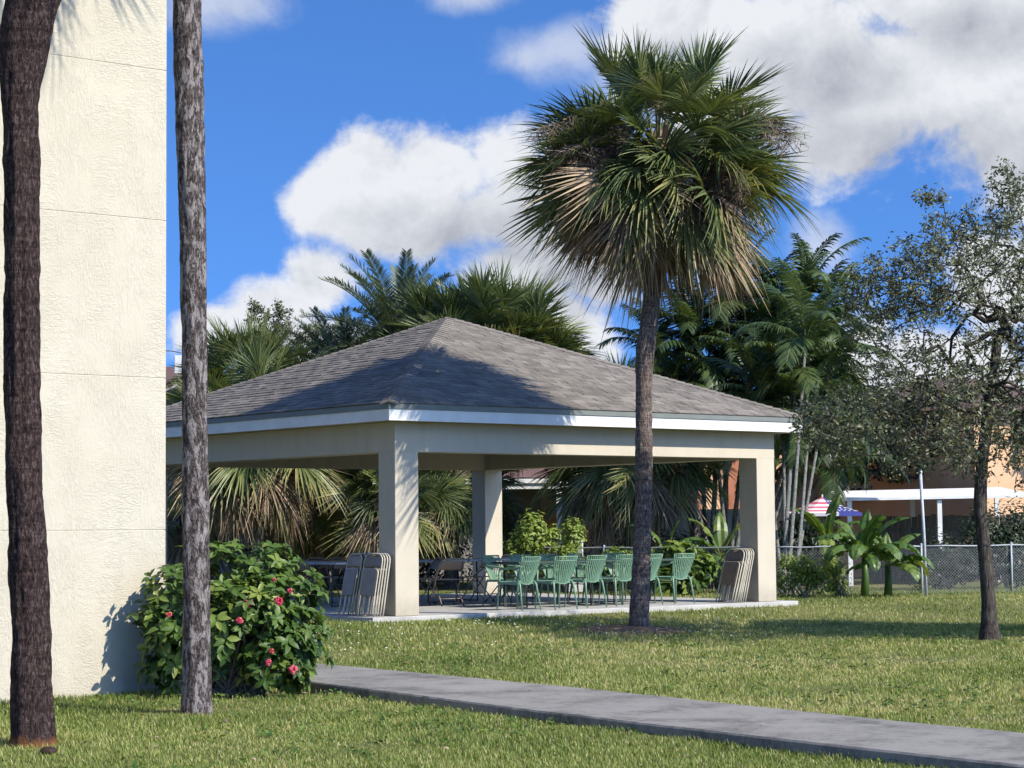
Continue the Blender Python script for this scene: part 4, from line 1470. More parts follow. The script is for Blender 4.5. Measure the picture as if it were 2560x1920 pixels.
def hibiscus():
    base = Vector((at(500, 1400, 20.15).x, 20.15, 0.0))
    root = empty('hibiscus_bush', base, 0, 'glossy green hibiscus bush with pink flowers against the stucco wall', 'bush')
    r_ = np.random.default_rng(5)
    rr = random.Random(5)
    # lobes of the crown: x, y, z, radius
    lobes = [(-0.50, -0.05, 0.98, 0.36), (-0.15, 0.0, 1.10, 0.36), (0.30, 0.05, 1.12, 0.36), (0.62, 0.02, 0.92, 0.32), (0.70, -0.1, 0.55, 0.33), (0.45, -0.28, 0.42, 0.36),
             (0.05, -0.30, 0.70, 0.42), (-0.45, -0.22, 0.58, 0.36), (-0.62, -0.12, 0.28, 0.24), (0.28, -0.3, 0.85, 0.35), (0.62, -0.2, 0.26, 0.24), (-0.1, 0.1, 0.45, 0.45), (-0.72, -0.1, 0.75, 0.24)]
    stems = MB()
    tips = []
    for (lx, ly, lz, lr) in lobes:
        lx *= 0.93
        for k in range(int(60 * lr / 0.35)):
            d = Vector((rr.gauss(0, 1), rr.gauss(0, 1), rr.gauss(0, 1))).normalized()
            rad = lr * (rr.uniform(0.55, 1.08) if rr.random() > 0.035 or d.z < 0 else rr.uniform(1.1, 1.32))
            tips.append((Vector((lx, ly, lz)) + d * rad, (d + Vector((0.25, -0.2, 0.65))).normalized()))
    tips = [t for t in tips if t[0].z > 0.06 and ((base + t[0] - WC).dot(V) < -0.05 or (base + t[0] - WC).dot(U) > 0.05)]
    for (p, d) in tips[::5]:
        b = Vector((rr.uniform(-0.25, 0.3), rr.uniform(-0.12, 0.12), -0.02))
        m = b.lerp(p, 0.55) + Vector((0, 0, 0.1))
        stems.tint = 0.4
        stems.tube([b, m, p], [0.011, 0.007, 0.003], 4, cap=False)
    stems.build('stems', M['twig'], root)
    pos, nr, ld, sz, tn = [], [], [], [], []
    for (p, d) in tips:
        nl = rr.randint(5, 8)
        s = d.orthogonal().normalized()
        t = d.cross(s)
        young = rr.random()
        for k in range(nl):
            a = 6.283 * k / nl + rr.uniform(-0.4, 0.4)
            out = s * math.cos(a) + t * math.sin(a)
            ldir = (out + d * rr.uniform(0.0, 0.8)).normalized()
            pos.append(p - d * 0.05 * rr.random() + out * 0.006)
            nr.append((d + out * -0.2 + Vector((rr.uniform(-.3, .3), rr.uniform(-.3, .3), rr.uniform(-.1, .4)))))
            ld.append(ldir)
            sz.append(rr.uniform(0.075, 0.135))
            tn.append(min(1, max(0, 0.36 + 0.22 * (young - 0.5) + rr.gauss(0, 0.13) + (0.25 if young > 0.85 else 0) + 0.12 * (p.z - 0.7))))
    pos, nr, ld = np.array(pos), np.array(nr), np.array(ld)
    sz, tn = np.array(sz), np.array(tn)
    # the leaves nearest the viewer and biggest are parts of their own
    score = -pos[:, 1] + sz * 4
    order = np.argsort(-score)
    n_single = 300
    single = set(order[:n_single].tolist())
    var = []
    for k in range(10):
        v, f = leaf_arrays(np.zeros((1, 3)), np.array([[0, 0, 1.0]]), np.array([0.08]), 0.46 + 0.03 * (k % 4), r_, 0.2 + 0.03 * (k % 3), 0.10 + 0.06 * (k % 4), np.array([[1.0, 0, 0]]))
        var.append(np_mesh('leaf', v, f, M['bushleaf'], np.full(8, 0.18 + 0.075 * k)))
    for i in order[:n_single]:
        n = Vector(nr[i]).normalized()
        t = Vector(ld[i])
        t = (t - n * t.dot(n)).normalized()
        s = n.cross(t)
        Mx = Matrix(((t.x, s.x, n.x, pos[i][0]), (t.y, s.y, n.y, pos[i][1]), (t.z, s.z, n.z, pos[i][2]), (0, 0, 0, 1)))
        o = link('leaf', var[min(9, max(0, int((tn[i] - 0.18) / 0.075)))], root)
        o.matrix_local = Mx @ Matrix.Scale(sz[i] / 0.08, 4)
    rest = [i for i in range(len(pos)) if i not in single]
    v, f = leaf_arrays(pos[rest], nr[rest], sz[rest], 0.5, r_, 0.22, 0.18, ld[rest])
    o = link('foliage', np_mesh('foliage', v, f, M['bushleaf'], np.repeat(tn[rest], 8)), root)
    tag(o, kind='stuff')
    print('hibiscus leaves', len(pos))
    # flowers
    for (px, py, s, yy) in ((535, 1300, 1.15, -0.62), (602, 1297, 1.05, -0.58), (517, 1340, 0.85, -0.66), (627, 1276, 0.7, -0.5), (633, 1446, 1.0, -0.56), (587, 1405, 0.6, -0.55), (365, 1327, 0.75, -0.5), (592, 1252, 0.5, -0.45), (580, 1430, 0.75, -0.6)):
        c = at(px, py, base.y + yy)
        fl = MB()
        q = random.Random(px)
        face = Vector((q.uniform(-0.2, 0.6), -1, q.uniform(0.0, 0.6))).normalized()
        s1 = face.orthogonal().normalized()
        s2 = face.cross(s1)
        for k in range(6):
            a = 6.283 * k / 6 + q.uniform(-0.2, 0.2)
            o1 = s1 * math.cos(a) + s2 * math.sin(a)
            o2 = s1 * math.cos(a + 1.57) + s2 * math.sin(a + 1.57)
            l_ = 0.042 * s * q.uniform(0.8, 1.15)
            fl.tint = q.uniform(0.1, 0.8)
            fl.add([face * -0.015, o1 * l_ * 0.55 + o2 * l_ * 0.42 + face * 0.004, o1 * l_ * 0.55 + face * 0.014, o1 * l_ * 0.55 - o2 * l_ * 0.42 + face * 0.004, o1 * l_ + o2 * l_ * 0.22 + face * q.uniform(-0.02, 0.008), o1 * l_ - o2 * l_ * 0.22 + face * q.uniform(-0.02, 0.008)],
                   [(0, 1, 2), (0, 2, 3), (1, 4, 2), (2, 4, 5), (2, 5, 3)])
        fl.tint = 1.0
        fl.tube([Vector((0, 0, 0)), face * 0.05 * s], [0.004, 0.006], 5)
        fl.build('flower', M['flower'], root, loc=c - base)


hibiscus()


def shrub(name, label, centre, radii, n, mat, size=(0.05, 0.09), asp=0.45, seed=1, cat='shrub', upright=0.3, group=None, lobes=9):
    """a mass of leaves on stems; leaves too small to pick apart"""
    r_ = np.random.default_rng(seed)
    rr = random.Random(seed)
    base = Vector((centre[0], centre[1], gz(centre[0], centre[1])))
    root = empty(name, base, 0, label, cat, group)
    c = Vector(centre) - base
    lb = []
    for k in range(lobes):
        d = Vector((rr.uniform(-1, 1), rr.uniform(-1, 1), rr.uniform(-1, 1)))
        lb.append((c + Vector((d.x * radii[0] * 0.62, d.y * radii[1] * 0.62, d.z * radii[2] * 0.62)), rr.uniform(0.35, 0.6)))
    P, N_ = [], []
    for i in range(n):
        q, s = rr.choice(lb)
        d = Vector((rr.gauss(0, 1), rr.gauss(0, 1), rr.gauss(0, 1))).normalized()
        p = q + Vector((d.x * radii[0], d.y * radii[1], d.z * radii[2])) * s * rr.uniform(0.6, 1.05)
        if p.z < 0.03:
            continue
        P.append(p)
        N_.append(d + Vector((0.2, -0.25, 0.6)))
    P, N_ = np.array(P), np.array(N_)
    sz = r_.uniform(size[0], size[1], len(P))
    ld = r_.normal(size=(len(P), 3)) + np.array([0, 0, upright * 3])
    v, f = leaf_arrays(P, N_, sz, asp, r_, 0.2, 0.2, ld)
    tn = np.clip(r_.normal(0.45, 0.2, len(P)) + 0.15 * (P[:, 2] - c.z) / radii[2], 0, 1)
    o = link('foliage', np_mesh('foliage', v, f, M[mat], np.repeat(tn, 8)), root)
    tag(o, kind='stuff')
    st = MB()
    for k in range(12):
        q, s = rr.choice(lb)
        b = Vector((rr.uniform(-0.3, 0.3) * radii[0], rr.uniform(-0.3, 0.3) * radii[1], -0.03))
        st.tube([b, b.lerp(q, 0.5) + Vector((0, 0, 0.05)), q], [0.016, 0.011, 0.005], 4, cap=False)
    st.build('stems', M['twig'], root)
    return root


def broad_tree(name, label, base, trunk_pts, env, n_attr, leaf_n, leaf_size, mat, seed, cat='tree', trunk_r=0.12, step=0.28, min_r=0.004, shell=0.0, flare=1.3, bark='oakbark', tip_only=3, trunk_join=3, taper=0.22):
    """trunk plus limbs grown towards points scattered in the crown envelope; leaves sit along the outer twigs"""
    rr = random.Random(seed)
    r_ = np.random.default_rng(seed)
    root = empty(name, base, 0, label, cat)
    nodes = [Vector(p) - Vector(base) for p in trunk_pts]
    par = [-1] + list(range(len(nodes) - 1))
    start = max(1, len(nodes) - trunk_join)
    attr = []
    while len(attr) < n_attr:
        (cx, cy, cz, rx, ry, rz, wgt) = rr.choices(env, [e[6] for e in env])[0]
        d = Vector((rr.gauss(0, 1), rr.gauss(0, 1), rr.gauss(0, 1))).normalized() * (rr.random() ** (1 / (3 - 1.2 * shell)))
        attr.append(Vector((cx + d.x * rx, cy + d.y * ry, cz + d.z * rz)) - Vector(base))
    top = nodes[-1]
    attr.sort(key=lambda q: (q - top).length)
    arr = np.array([list(q) for q in nodes])
    for a in attr:
        dd = np.linalg.norm(arr[start:] - np.array(a), axis=1)
        # prefer joining low on the tree so that limbs rise outward
        cost = dd + 0.15 * np.maximum(0, arr[start:, 2] - a.z)
        k = int(np.argmin(cost)) + start
        p = nodes[k]
        vec = a - p
        m = max(1, int(vec.length / step))
        pk = k
        for i in range(1, m + 1):
            q = p + vec * (i / m)
            w = 0.08 * vec.length
            q = q + Vector((rr.uniform(-w, w), rr.uniform(-w, w), rr.uniform(-w, w) + 0.10 * vec.length * math.sin(math.pi * i / m))) * (0 if i == m else 1)
            nodes.append(q)
            par.append(pk)
            pk = len(nodes) - 1
        arr = np.array([list(q) for q in nodes])
    n = len(nodes)
    cnt = [0.0] * n
    kids = [[] for _ in range(n)]
    for i in range(n):
        if par[i] >= 0:
            kids[par[i]].append(i)
    for i in range(n - 1, -1, -1):
        cnt[i] = sum(cnt[k] for k in kids[i]) if kids[i] else 1.0
    rad = [max(min_r, trunk_r * (c / cnt[0]) ** 0.5) for c in cnt]
    nt = len(trunk_pts)
    tr = MB()
    tp = [Vector(p) - Vector(base) for p in trunk_pts]
    # trunk as one ring-shaped surface with some unevenness
    sub, rs = [], []
    for i in range(nt - 1):
        for k in range(6):
            t = k / 6
            sub.append(tp[i].lerp(tp[i + 1], t))
            rs.append(rad[i] * (1 - t) + rad[i + 1] * t)
    sub.append(tp[-1])
    rs.append(rad[nt - 1])
    rs = [r0 * (1 - taper * i_ / len(sub)) * (1 + flare * math.exp(-q.z / 0.18) * 0.55) + 0.006 * mnoise.noise(q * 5) for i_, (r0, q) in enumerate(zip(rs, sub))]
    sub[0] = sub[0] - Vector((0, 0, 0.06))
    tr.tube(sub, rs, 16, cap=False)
    tr.build('trunk', M[bark], root, True)
    br = MB()
    for i in range(1, n):
        if i < nt:
            continue
        a, b = nodes[par[i]], nodes[i]
        ra, rb = min(rad[par[i]], rad[i] * 1.25) * 0.85, max(rad[i] * 0.85, min_r)
        br.tube([a, b], [ra, rb], 7 if rb > 0.02 else (5 if rb > 0.008 else 3), cap=False)
    br.build('branches', M[bark], root, True)
    outer = [i for i in range(nt, n) if cnt[i] <= tip_only]
    wts = np.array([1.0 / cnt[i] ** 0.5 for i in outer])
    pick = r_.choice(len(outer), leaf_n, p=wts / wts.sum())
    P, D = [], []
    for q in pick:
        i = outer[q]
        a, b = nodes[par[i]], nodes[i]
        P.append(a.lerp(b, rr.random()) + Vector((rr.gauss(0, 0.05), rr.gauss(0, 0.05), rr.gauss(0, 0.05))))
        D.append((b - a).normalized() * 0.5 + Vector((rr.uniform(-1, 1), rr.uniform(-1, 1), rr.uniform(-0.9, 0.7))))
    P, D = np.array(P), np.array(D)
    N_ = r_.normal(size=(leaf_n, 3)) + np.array([0.1, -0.3, 0.7])
    sz = r_.uniform(leaf_size[0], leaf_size[1], leaf_n)
    v, f = leaf_arrays(P, N_, sz, 0.42, r_, 0.15, 0.2, D)
    tn = np.clip(r_.normal(0.45, 0.22, leaf_n), 0, 1)
    o = link('crown', np_mesh('crown', v, f, M[mat], np.repeat(tn, 8)), root)
    tag(o, kind='stuff')
    return root


def oaks():
    Y = OAK.y

    def e(x, y, rx, ry, w, dy=0.0, ryy=None):
        c = at(x, y, Y)
        k = Y / 4611
        return (c.x, Y + dy, c.z, rx * k, (ryy or rx) * k, ry * k, w)
    env = [e(2080, 750, 250, 290, 7, 0, 402), e(1940, 900, 235, 140, 3.2, -0.2, 385), e(2180, 560, 110, 190, 2.2, 0, 192), e(1900, 640, 85, 100, 1.0, 0.1, 122), e(2010, 600, 90, 90, 1.0, 0, 157),
           e(2175, 420, 28, 90, 0.35, 0, 30), e(2070, 490, 90, 45, 0.4, 0, 40), e(2300, 850, 170, 230, 3.0, 0.2, 350), e(1790, 920, 90, 75, 0.9, -0.3, 192), e(2330, 600, 90, 140, 0.9, 0, 157), e(2010, 425, 40, 20, 0.12, 0, 20)]
    tp = [OAK, at(2136, 1300, Y), at(2128, 1200, Y), at(2118, 1110, Y), at(2118, 1060, Y), at(2122, 990, Y + 0.03), at(2132, 910, Y + 0.05), at(2146, 820, Y + 0.05), at(2156, 720, Y)]
    broad_tree('oak_tree', 'live oak with sparse grey green crown on the right lawn', OAK, tp, env, 2900, 29000, (0.042, 0.078), 'oakleaf', 21, trunk_join=6, taper=0.3, trunk_r=0.098, tip_only=12, min_r=0.0055)
    # its neighbour stands just outside the picture on the right; its shadow reaches the lawn
    b2 = Vector((10.1, 28.4, gz(10.1, 28.4)))
    tp = [b2, b2 + Vector((0.05, 0, 1.0)), b2 + Vector((-0.05, 0.1, 2.0)), b2 + Vector((0.0, 0.1, 2.8))]
    env = [(b2.x + 0.3, b2.y, 4.0, 2.3, 2.3, 1.3, 1), (b2.x + 1.2, b2.y - 0.4, 5.0, 1.9, 1.9, 1.3, 0.8)]
    broad_tree('oak_tree', 'second live oak beyond the right edge of the lawn view', b2, tp, env, 1100, 34000, (0.08, 0.13), 'oakleaf', 22, trunk_r=0.13, tip_only=10)


oaks()
print('trees done')


# ------------------------------------------------------------------ chairs and tables
def green_chair():
    root = empty('green_chair', (0, 0, 0), 0)
    m = M['green_plastic']
    # the chair faces +Y; its back is towards -Y
    seat = MB()
    for k in range(9):
        x = -0.19 + k * 0.0475
        seat.add([(x - 0.018, 0.23, 0.445), (x + 0.018, 0.23, 0.445), (x + 0.018, -0.17, 0.425), (x - 0.018, -0.17, 0.425), (x - 0.018, 0.23, 0.430), (x + 0.018, 0.23, 0.430), (x + 0.018, -0.17, 0.410), (x - 0.018, -0.17, 0.410)],
                 [(0, 3, 2, 1), (4, 5, 6, 7), (0, 1, 5, 4), (2, 3, 7, 6), (1, 2, 6, 5), (3, 0, 4, 7)])
    seat.bar((-0.22, 0.235, 0.435), (0.22, 0.235, 0.435), 0.03, 0.035)
    seat.bar((-0.215, 0.235, 0.43), (-0.205, -0.185, 0.415), 0.028, 0.035)
    seat.bar((0.215, 0.235, 0.43), (0.205, -0.185, 0.415), 0.028, 0.035)
    seat.build('seat', m, root)
    # back: side rails, rounded bottom, slats, top band

    def bk(s, z):
        """point on the back shell: s -1..1 across, z height"""
        t = (z - 0.44) / 0.40
        hw = 0.155 + 0.055 * min(1, t * 1.6)
        y = -0.19 - 0.10 * t - 0.03 * t * t + 0.035 * s * s
        return Vector((s * hw, y, z))
    fr = MB()
    for s in (-1, 1):
        fr.tube([bk(s, 0.47), bk(s, 0.56), bk(s, 0.66), bk(s, 0.76), bk(s, 0.835)], 0.0125, 6)
    fr.tube([bk(-1, 0.47), bk(-0.75, 0.425), bk(-0.3, 0.405), bk(0.3, 0.405), bk(0.75, 0.425), bk(1, 0.47)], 0.0125, 6)
    fr.tube([bk(s, 0.832) for s in (-1, -0.5, 0, 0.5, 1)], 0.010, 6)
    fr.tube([bk(s, 0.765) for s in (-1, -0.5, 0, 0.5, 1)], 0.010, 6)
    fr.build('back_frame', m, root, True)
    for k in range(10):
        s = -0.84 + k * 1.68 / 9
        zb = 0.405 + 0.05 * s * s
        sl = MB()
        pts = [bk(s, zb), bk(s, 0.52), bk(s, 0.64), bk(s, 0.76), bk(s, 0.83)]
        for a, b in zip(pts, pts[1:]):
            sl.bar(a, b, 0.021, 0.008, up=(0, -1, 0))
        sl.build('back_slat', m, root)
    for s in (-1, 1):
        lg = MB()
        lg.tube([(s * 0.175, -0.165, 0.45), (s * 0.19, -0.20, 0.40), (s * 0.215, -0.27, 0.0)], [0.020, 0.018, 0.011], 8)
        lg.build('leg', m, root, True)
        lg = MB()
        lg.tube([(s * 0.215, 0.20, 0.64), (s * 0.215, 0.215, 0.44), (s * 0.235, 0.245, 0.0)], [0.015, 0.017, 0.011], 8)
        lg.build('leg', m, root, True)
        ar = MB()
        ar.tube([bk(s, 0.70) + Vector((s * 0.008, 0, 0)), Vector((s * 0.235, -0.15, 0.665)), Vector((s * 0.24, 0.05, 0.648)), Vector((s * 0.225, 0.20, 0.640))], [0.014, 0.016, 0.017, 0.015], 8)
        ar.build('armrest', m, root, True)
    return root


def seat_panel(mb, w, d, z, tilt=0.0):
    n = 6
    vs = []
    for top in (0, 1):
        for (sx, sy) in ((-1, -1), (1, -1), (1, 1), (-1, 1)):
            ox = {(-1, -1): 200, (1, -1): 290, (1, 1): 20, (-1, 1): 110}[(sx, sy)]
            for k in range(n):
                a = R(ox + 70 * k / (n - 1)) if False else R({(-1, -1): 180, (1, -1): 270, (1, 1): 0, (-1, 1): 90}[(sx, sy)] + 90 * k / (n - 1))
                rad = 0.05
                x = sx * (w / 2 - rad) + rad * math.cos(a)
                y = sy * (d / 2 - rad) + rad * math.sin(a)
                vs.append((x, y, z - (0.018 if not top else 0)))
    m = 4 * n
    fs = [tuple(range(m - 1, -1, -1)), tuple(range(m, 2 * m))] + [(i, (i + 1) % m, m + (i + 1) % m, m + i) for i in range(m)]
    mb.add(vs, fs)


def u_frame(mb, w, pts_bottom, top_mid, r_=0.0115, rad=0.11):
    """inverted U: two straight side tubes and a rounded top, in a leaning plane"""
    b, t = Vector(pts_bottom), Vector(top_mid)
    up = (t - b).normalized()
    ln = (t - b).length
    pts = []
    for s in (-1, 1):
        side = []
        x = s * w / 2
        for q in (0, 0.25, 0.5, 0.75):
            side.append(b + up * (ln - rad) * q + Vector((x, 0, 0)))
        for k in range(6):
            a = (k / 5) * math.pi / 2
            side.append(b + up * (ln - rad + rad * math.sin(a)) + Vector((s * (w / 2 - rad + rad * math.cos(a)), 0, 0)))
        pts += side if s < 0 else list(reversed(side))
    mb.tube(pts, r_, 8)


def back_panel(mb, w, c, up, h, nrm):
    """curved steel back panel with a rounded top"""
    up, nrm = Vector(up).normalized(), Vector(nrm).normalized()
    n = 10
    rows = []
    for j in range(6):
        v = j / 5
        hw = w / 2 * (1 if v < 0.35 else math.sqrt(max(0.05, 1 - ((v - 0.35) / 0.75) ** 2)))
        row = []
        for i in range(n + 1):
            s = -1 + 2 * i / n
            row.append(Vector(c) + up * (h * (v - 0.5)) + Vector((s * hw, 0, 0)) + nrm * (0.022 * (1 - s * s)))
        rows.append(row)
    vs = [q for r0 in rows for q in r0] + [q - nrm * 0.006 for r0 in rows for q in r0]
    k = n + 1
    m = 6 * k
    fs = []
    for j in range(5):
        for i in range(n):
            a = j * k + i
            fs.append((a, a + 1, a + k + 1, a + k))
            fs.append((m + a, m + a + k, m + a + k + 1, m + a + 1))
    edge = list(range(k)) + [j * k + n for j in range(1, 6)] + [5 * k + i for i in range(n - 1, -1, -1)] + [j * k for j in range(4, 0, -1)]
    for a, b in zip(edge, edge[1:] + edge[:1]):
        fs.append((a, m + a, m + b, b))
    mb.add(vs, fs)


def open_chair(frame, panel):
    """steel folding chair set up; faces +Y"""
    root = empty('folding_chair', (0, 0, 0), 0)
    f = MB()
    u_frame(f, 0.44, (0, 0.22, 0.02), (0, -0.26, 0.785))
    f.tube([(-0.22, 0.135, 0.15), (0.22, 0.135, 0.15)], 0.007, 6)
    f.build('back_frame', M[frame], root, True)
    for s in (-1, 1):
        lg = MB()
        lg.tube([(s * 0.195, 0.13, 0.455), (s * 0.195, 0.02, 0.33), (s * 0.195, -0.235, 0.02)], 0.0105, 8)
        lg.build('leg', M[frame], root, True)
        ft = MB()
        ft.tube([(s * 0.22, 0.232, 0.0), (s * 0.22, 0.218, 0.035)], 0.0145, 8)
        ft.tube([(s * 0.195, -0.247, 0.0), (s * 0.195, -0.228, 0.03)], 0.0135, 8)
        ft.build('foot_cap', M['rubber'], root, True)
    br = MB()
    br.tube([(-0.195, -0.15, 0.122), (0.195, -0.15, 0.122)], 0.007, 6)
    br.build('stretcher', M[frame], root, True)
    se = MB()
    seat_panel(se, 0.39, 0.39, 0.45)
    se.build('seat', M[panel], root, loc=(0, 0.02, 0))
    bp = MB()
    back_panel(bp, 0.42, (0, -0.205, 0.685), (0, -0.53, 0.85), 0.19, (0, -0.85, -0.53))
    bp.build('backrest', M[panel], root, True)
    return root


def folded_chair(frame, panel):
    """folding chair shut flat: stands in the XZ plane, feet at z = 0, front towards -Y"""
    root = empty('folding_chair', (0, 0, 0), 0)
    f = MB()
    u_frame(f, 0.44, (0, 0, 0.0), (0, 0, 0.93), rad=0.12)
    f.build('back_frame', M[frame], root, True)
    g = MB()
    u_frame(g, 0.375, (0, -0.024, 0.02), (0, -0.024, 0.70), 0.0105, 0.06)
    g.tube([(-0.1875, -0.024, 0.14), (0.1875, -0.024, 0.14)], 0.006, 6)
    g.build('leg_frame', M[frame], root, True)
    s = MB()
    seat_panel(s, 0.34, 0.40, 0.009)
    s.build('seat', M[panel], root, loc=(0, -0.03, 0.50), rot=(R(90), 0, 0))
    b = MB()
    back_panel(b, 0.42, (0, 0.0, 0.825), (0, 0, 1), 0.19, (0, 1, 0))
    b.build('backrest', M[panel], root, True)
    st = MB()
    st.bar((-0.07, -0.012, 0.03), (-0.07, -0.012, 0.30), 0.05, 0.006, up=(0, 1, 0))
    st.bar((0.05, -0.012, 0.03), (0.05, -0.012, 0.30), 0.03, 0.006, up=(0, 1, 0))
    st.build('brace', M[frame], root)
    return root


def folding_table(w, d, top='table_top'):
    root = empty('folding_table', (0, 0, 0), 0)
    t = MB()
    t.box(-w / 2, w / 2, -d / 2, d / 2, 0.70, 0.742)
    t.build('table_top', M[top], root, bevel=0.012)
    for s in (-1, 1):
        lg = MB()
        x = s * (w / 2 - 0.22)
        lg.tube([(x, -d / 2 + 0.10, 0.70), (x, -d / 2 + 0.07, 0.012), (x, d / 2 - 0.07, 0.012), (x, d / 2 - 0.10, 0.70)], 0.014, 8)
        lg.build('leg', M['dark_metal'], root, True)
        br = MB()
        br.tube([(x, 0, 0.35), (s * 0.12, 0, 0.69)], 0.009, 6)
        br.tube([(x, -d / 2 + 0.085, 0.35), (x, d / 2 - 0.085, 0.35)], 0.009, 6)
        br.build('brace', M['dark_metal'], root, True)
    return root


def place(proto, used, loc, rz, label, cat, group=None, tilt=None):
    o = proto if not used else copy_tree(proto)
    o.location = loc
    if tilt is None:
        o.rotation_euler = (0, 0, rz)
    else:
        o.rotation_euler = tilt
    tag(o, label, cat, group)
    return o


def slab_pt(x, y):
    return gp(x, y, SLAB + 0.001)


K = 2212 / 2560
fold_o = open_chair('brown_metal', 'brown_metal')
gc = green_chair()
near = [(1329, 1526), (1416, 1524), (1493, 1518.5), (1569, 1515), (1636, 1512), (1712, 1509)]
names = ['green slatted armchair, nearest and leftmost of the front row', 'green slatted armchair, second from the left in the front row', 'green slatted armchair, third from the left in the front row',
         'green slatted armchair half hidden on the left of the cabbage palm trunk', 'green slatted armchair peeking out right of the cabbage palm trunk', 'green slatted armchair at the right end of the front row']
first = True
for i, (x, y) in enumerate(near):
    p = slab_pt(x * K, y * K)
    # rear feet are at -0.27 in Y of the chair: shift so that they stand there
    a = TH + R((9, -4, 3, -9, 7, -3)[i])
    off = Matrix.Rotation(a, 3, 'Z') @ Vector((0, 0.27, 0))
    place(gc, not first, p + off, a, names[i], 'chair', 'green slatted chairs around the tables')
    first = False
far_n = ['green armchair in the shade, left end of the back row', 'green armchair in the shade, second from the left in the back row', 'green armchair in the shade, middle of the back row',
         'green armchair in the shade, behind the cabbage palm trunk', 'green armchair in the shade, right end of the back row']
for i, (x, yy) in enumerate(((3.65, 2.05), (4.25, 2.1), (4.85, 2.05), (5.55, 2.1), (6.35, 2.1))):
    p = pav(x, yy, 0.001)
    place(gc, True, p, TH + math.pi + R((12, -9, 5, 16, -8)[i]), far_n[i], 'chair', 'green slatted chairs around the tables')
# tables: two dark ones between the green chairs, pale ones to the left
tb = folding_table(1.8, 0.74, 'dark_top')
p = pav(4.0, 1.32)
place(tb, False, Vector((p.x, p.y, SLAB + 0.001)), TH, 'dark folding table between the green chairs, nearer the beige column', 'table', 'dark tables between the green chairs')
p = pav(5.9, 1.36)
place(tb, True, Vector((p.x, p.y, SLAB + 0.001)), TH, 'dark folding table between the green chairs, right of the palm trunk', 'table', 'dark tables between the green chairs')
tw = folding_table(1.83, 0.76)
used = False
for (x, Y, rz, lab) in ((700, 36.6, TH + R(90), 'pale folding table left of the stacked chairs'), (905, 38.0, TH + R(90), 'pale folding table just right of the near column'), (1075, 38.9, TH, 'pale folding table in front of the far column')):
    p = at(x, 1280, Y)
    place(tw, used, Vector((p.x, p.y, SLAB + 0.001)), rz, lab, 'table', 'pale folding tables under the roof')
    used = True
used = False
for (x, Y, rz, lab) in ((966, 35.9, TH + R(-14), 'brown folding chair set up beside the near column, back to the viewer'),
                        (1030, 37.6, TH + R(30), 'dark folding chair between the brown chair and the far column'),
                        (1086, 38.2, TH + R(215), 'dark folding chair facing out in front of the far column'),
                        (920, 36.6, TH + R(75), 'brown folding chair half hidden by the near column'),
                        (1120, 39.8, TH + R(180), 'dark folding chair beyond the pale table at the far column'),
                        (655, 36.0, TH + R(-60), 'brown folding chair at the left end of the pale table'),
                        (738, 37.8, TH + R(160), 'brown folding chair just left of the stacked chairs'),
                        (700, 38.3, TH + R(180), 'brown folding chair behind the left pale table')):
    p = at(x, 1280, Y)
    place(fold_o, used, Vector((p.x, p.y, SLAB + 0.001)), rz, lab, 'chair', 'folding chairs set up under the roof')
    used = True
# folded chairs: their plane faces -U (left), tops lean towards the column
fc = folded_chair('tan_metal', 'brown_metal')
used = False


def lean_chair(a, b, ang, label, group, rz_off=0.0):
    global used
    p = pav(a, b)
    # local X of the chair runs along V, its front (-Y) looks along -U
    rot = Matrix.Rotation(TH - math.pi / 2 + rz_off, 4, 'Z') @ Matrix.Rotation(0, 4, 'X')
    o = place(fc, used, Vector((p.x, p.y, SLAB + 0.004)), 0, label, 'chair', group)
    # front (-Y) must look along -U, so +Y is +U; the top leans towards +Y
    o.matrix_world = Matrix.Translation(Vector((p.x, p.y, SLAB + 0.006))) @ rot @ Matrix.Rotation(-ang, 4, 'X')
    used = True


for k in range(6):
    lean_chair(L - CW - 0.30 - 0.052 * k, 0.24 + 0.01 * rng.uniform(-1, 1), R(15.5 + 0.5 * k), 'folded chair, %s of the stack leaning on the right column' % ('rearmost, touching the column', 'fifth from the front', 'fourth from the front', 'third from the front', 'second from the front', 'frontmost')[k], 'folded chairs leaning on the right column')
for k in range(4):
    lean_chair(-0.22 - 0.050 * k, 0.25 + 0.01 * rng.uniform(-1, 1), R(9.5 + 0.4 * k), 'folded chair, %s of the stack leaning on the near column' % ('rearmost, touching the column', 'third from the front', 'second from the front', 'frontmost')[k], 'folded chairs leaning on the near column', R(2))
for k in range(5):
    lean_chair(-0.06 - 0.062 * k, 0.72 + 0.035 * k, R(9.5 + 0.4 * k), 'folded chair, %s in the rear stack left of the near column' % ('rearmost', 'fourth from the front', 'third from the front', 'second from the front', 'frontmost')[k], 'folded chairs in the rear stack', R(-6))

print('furniture done')


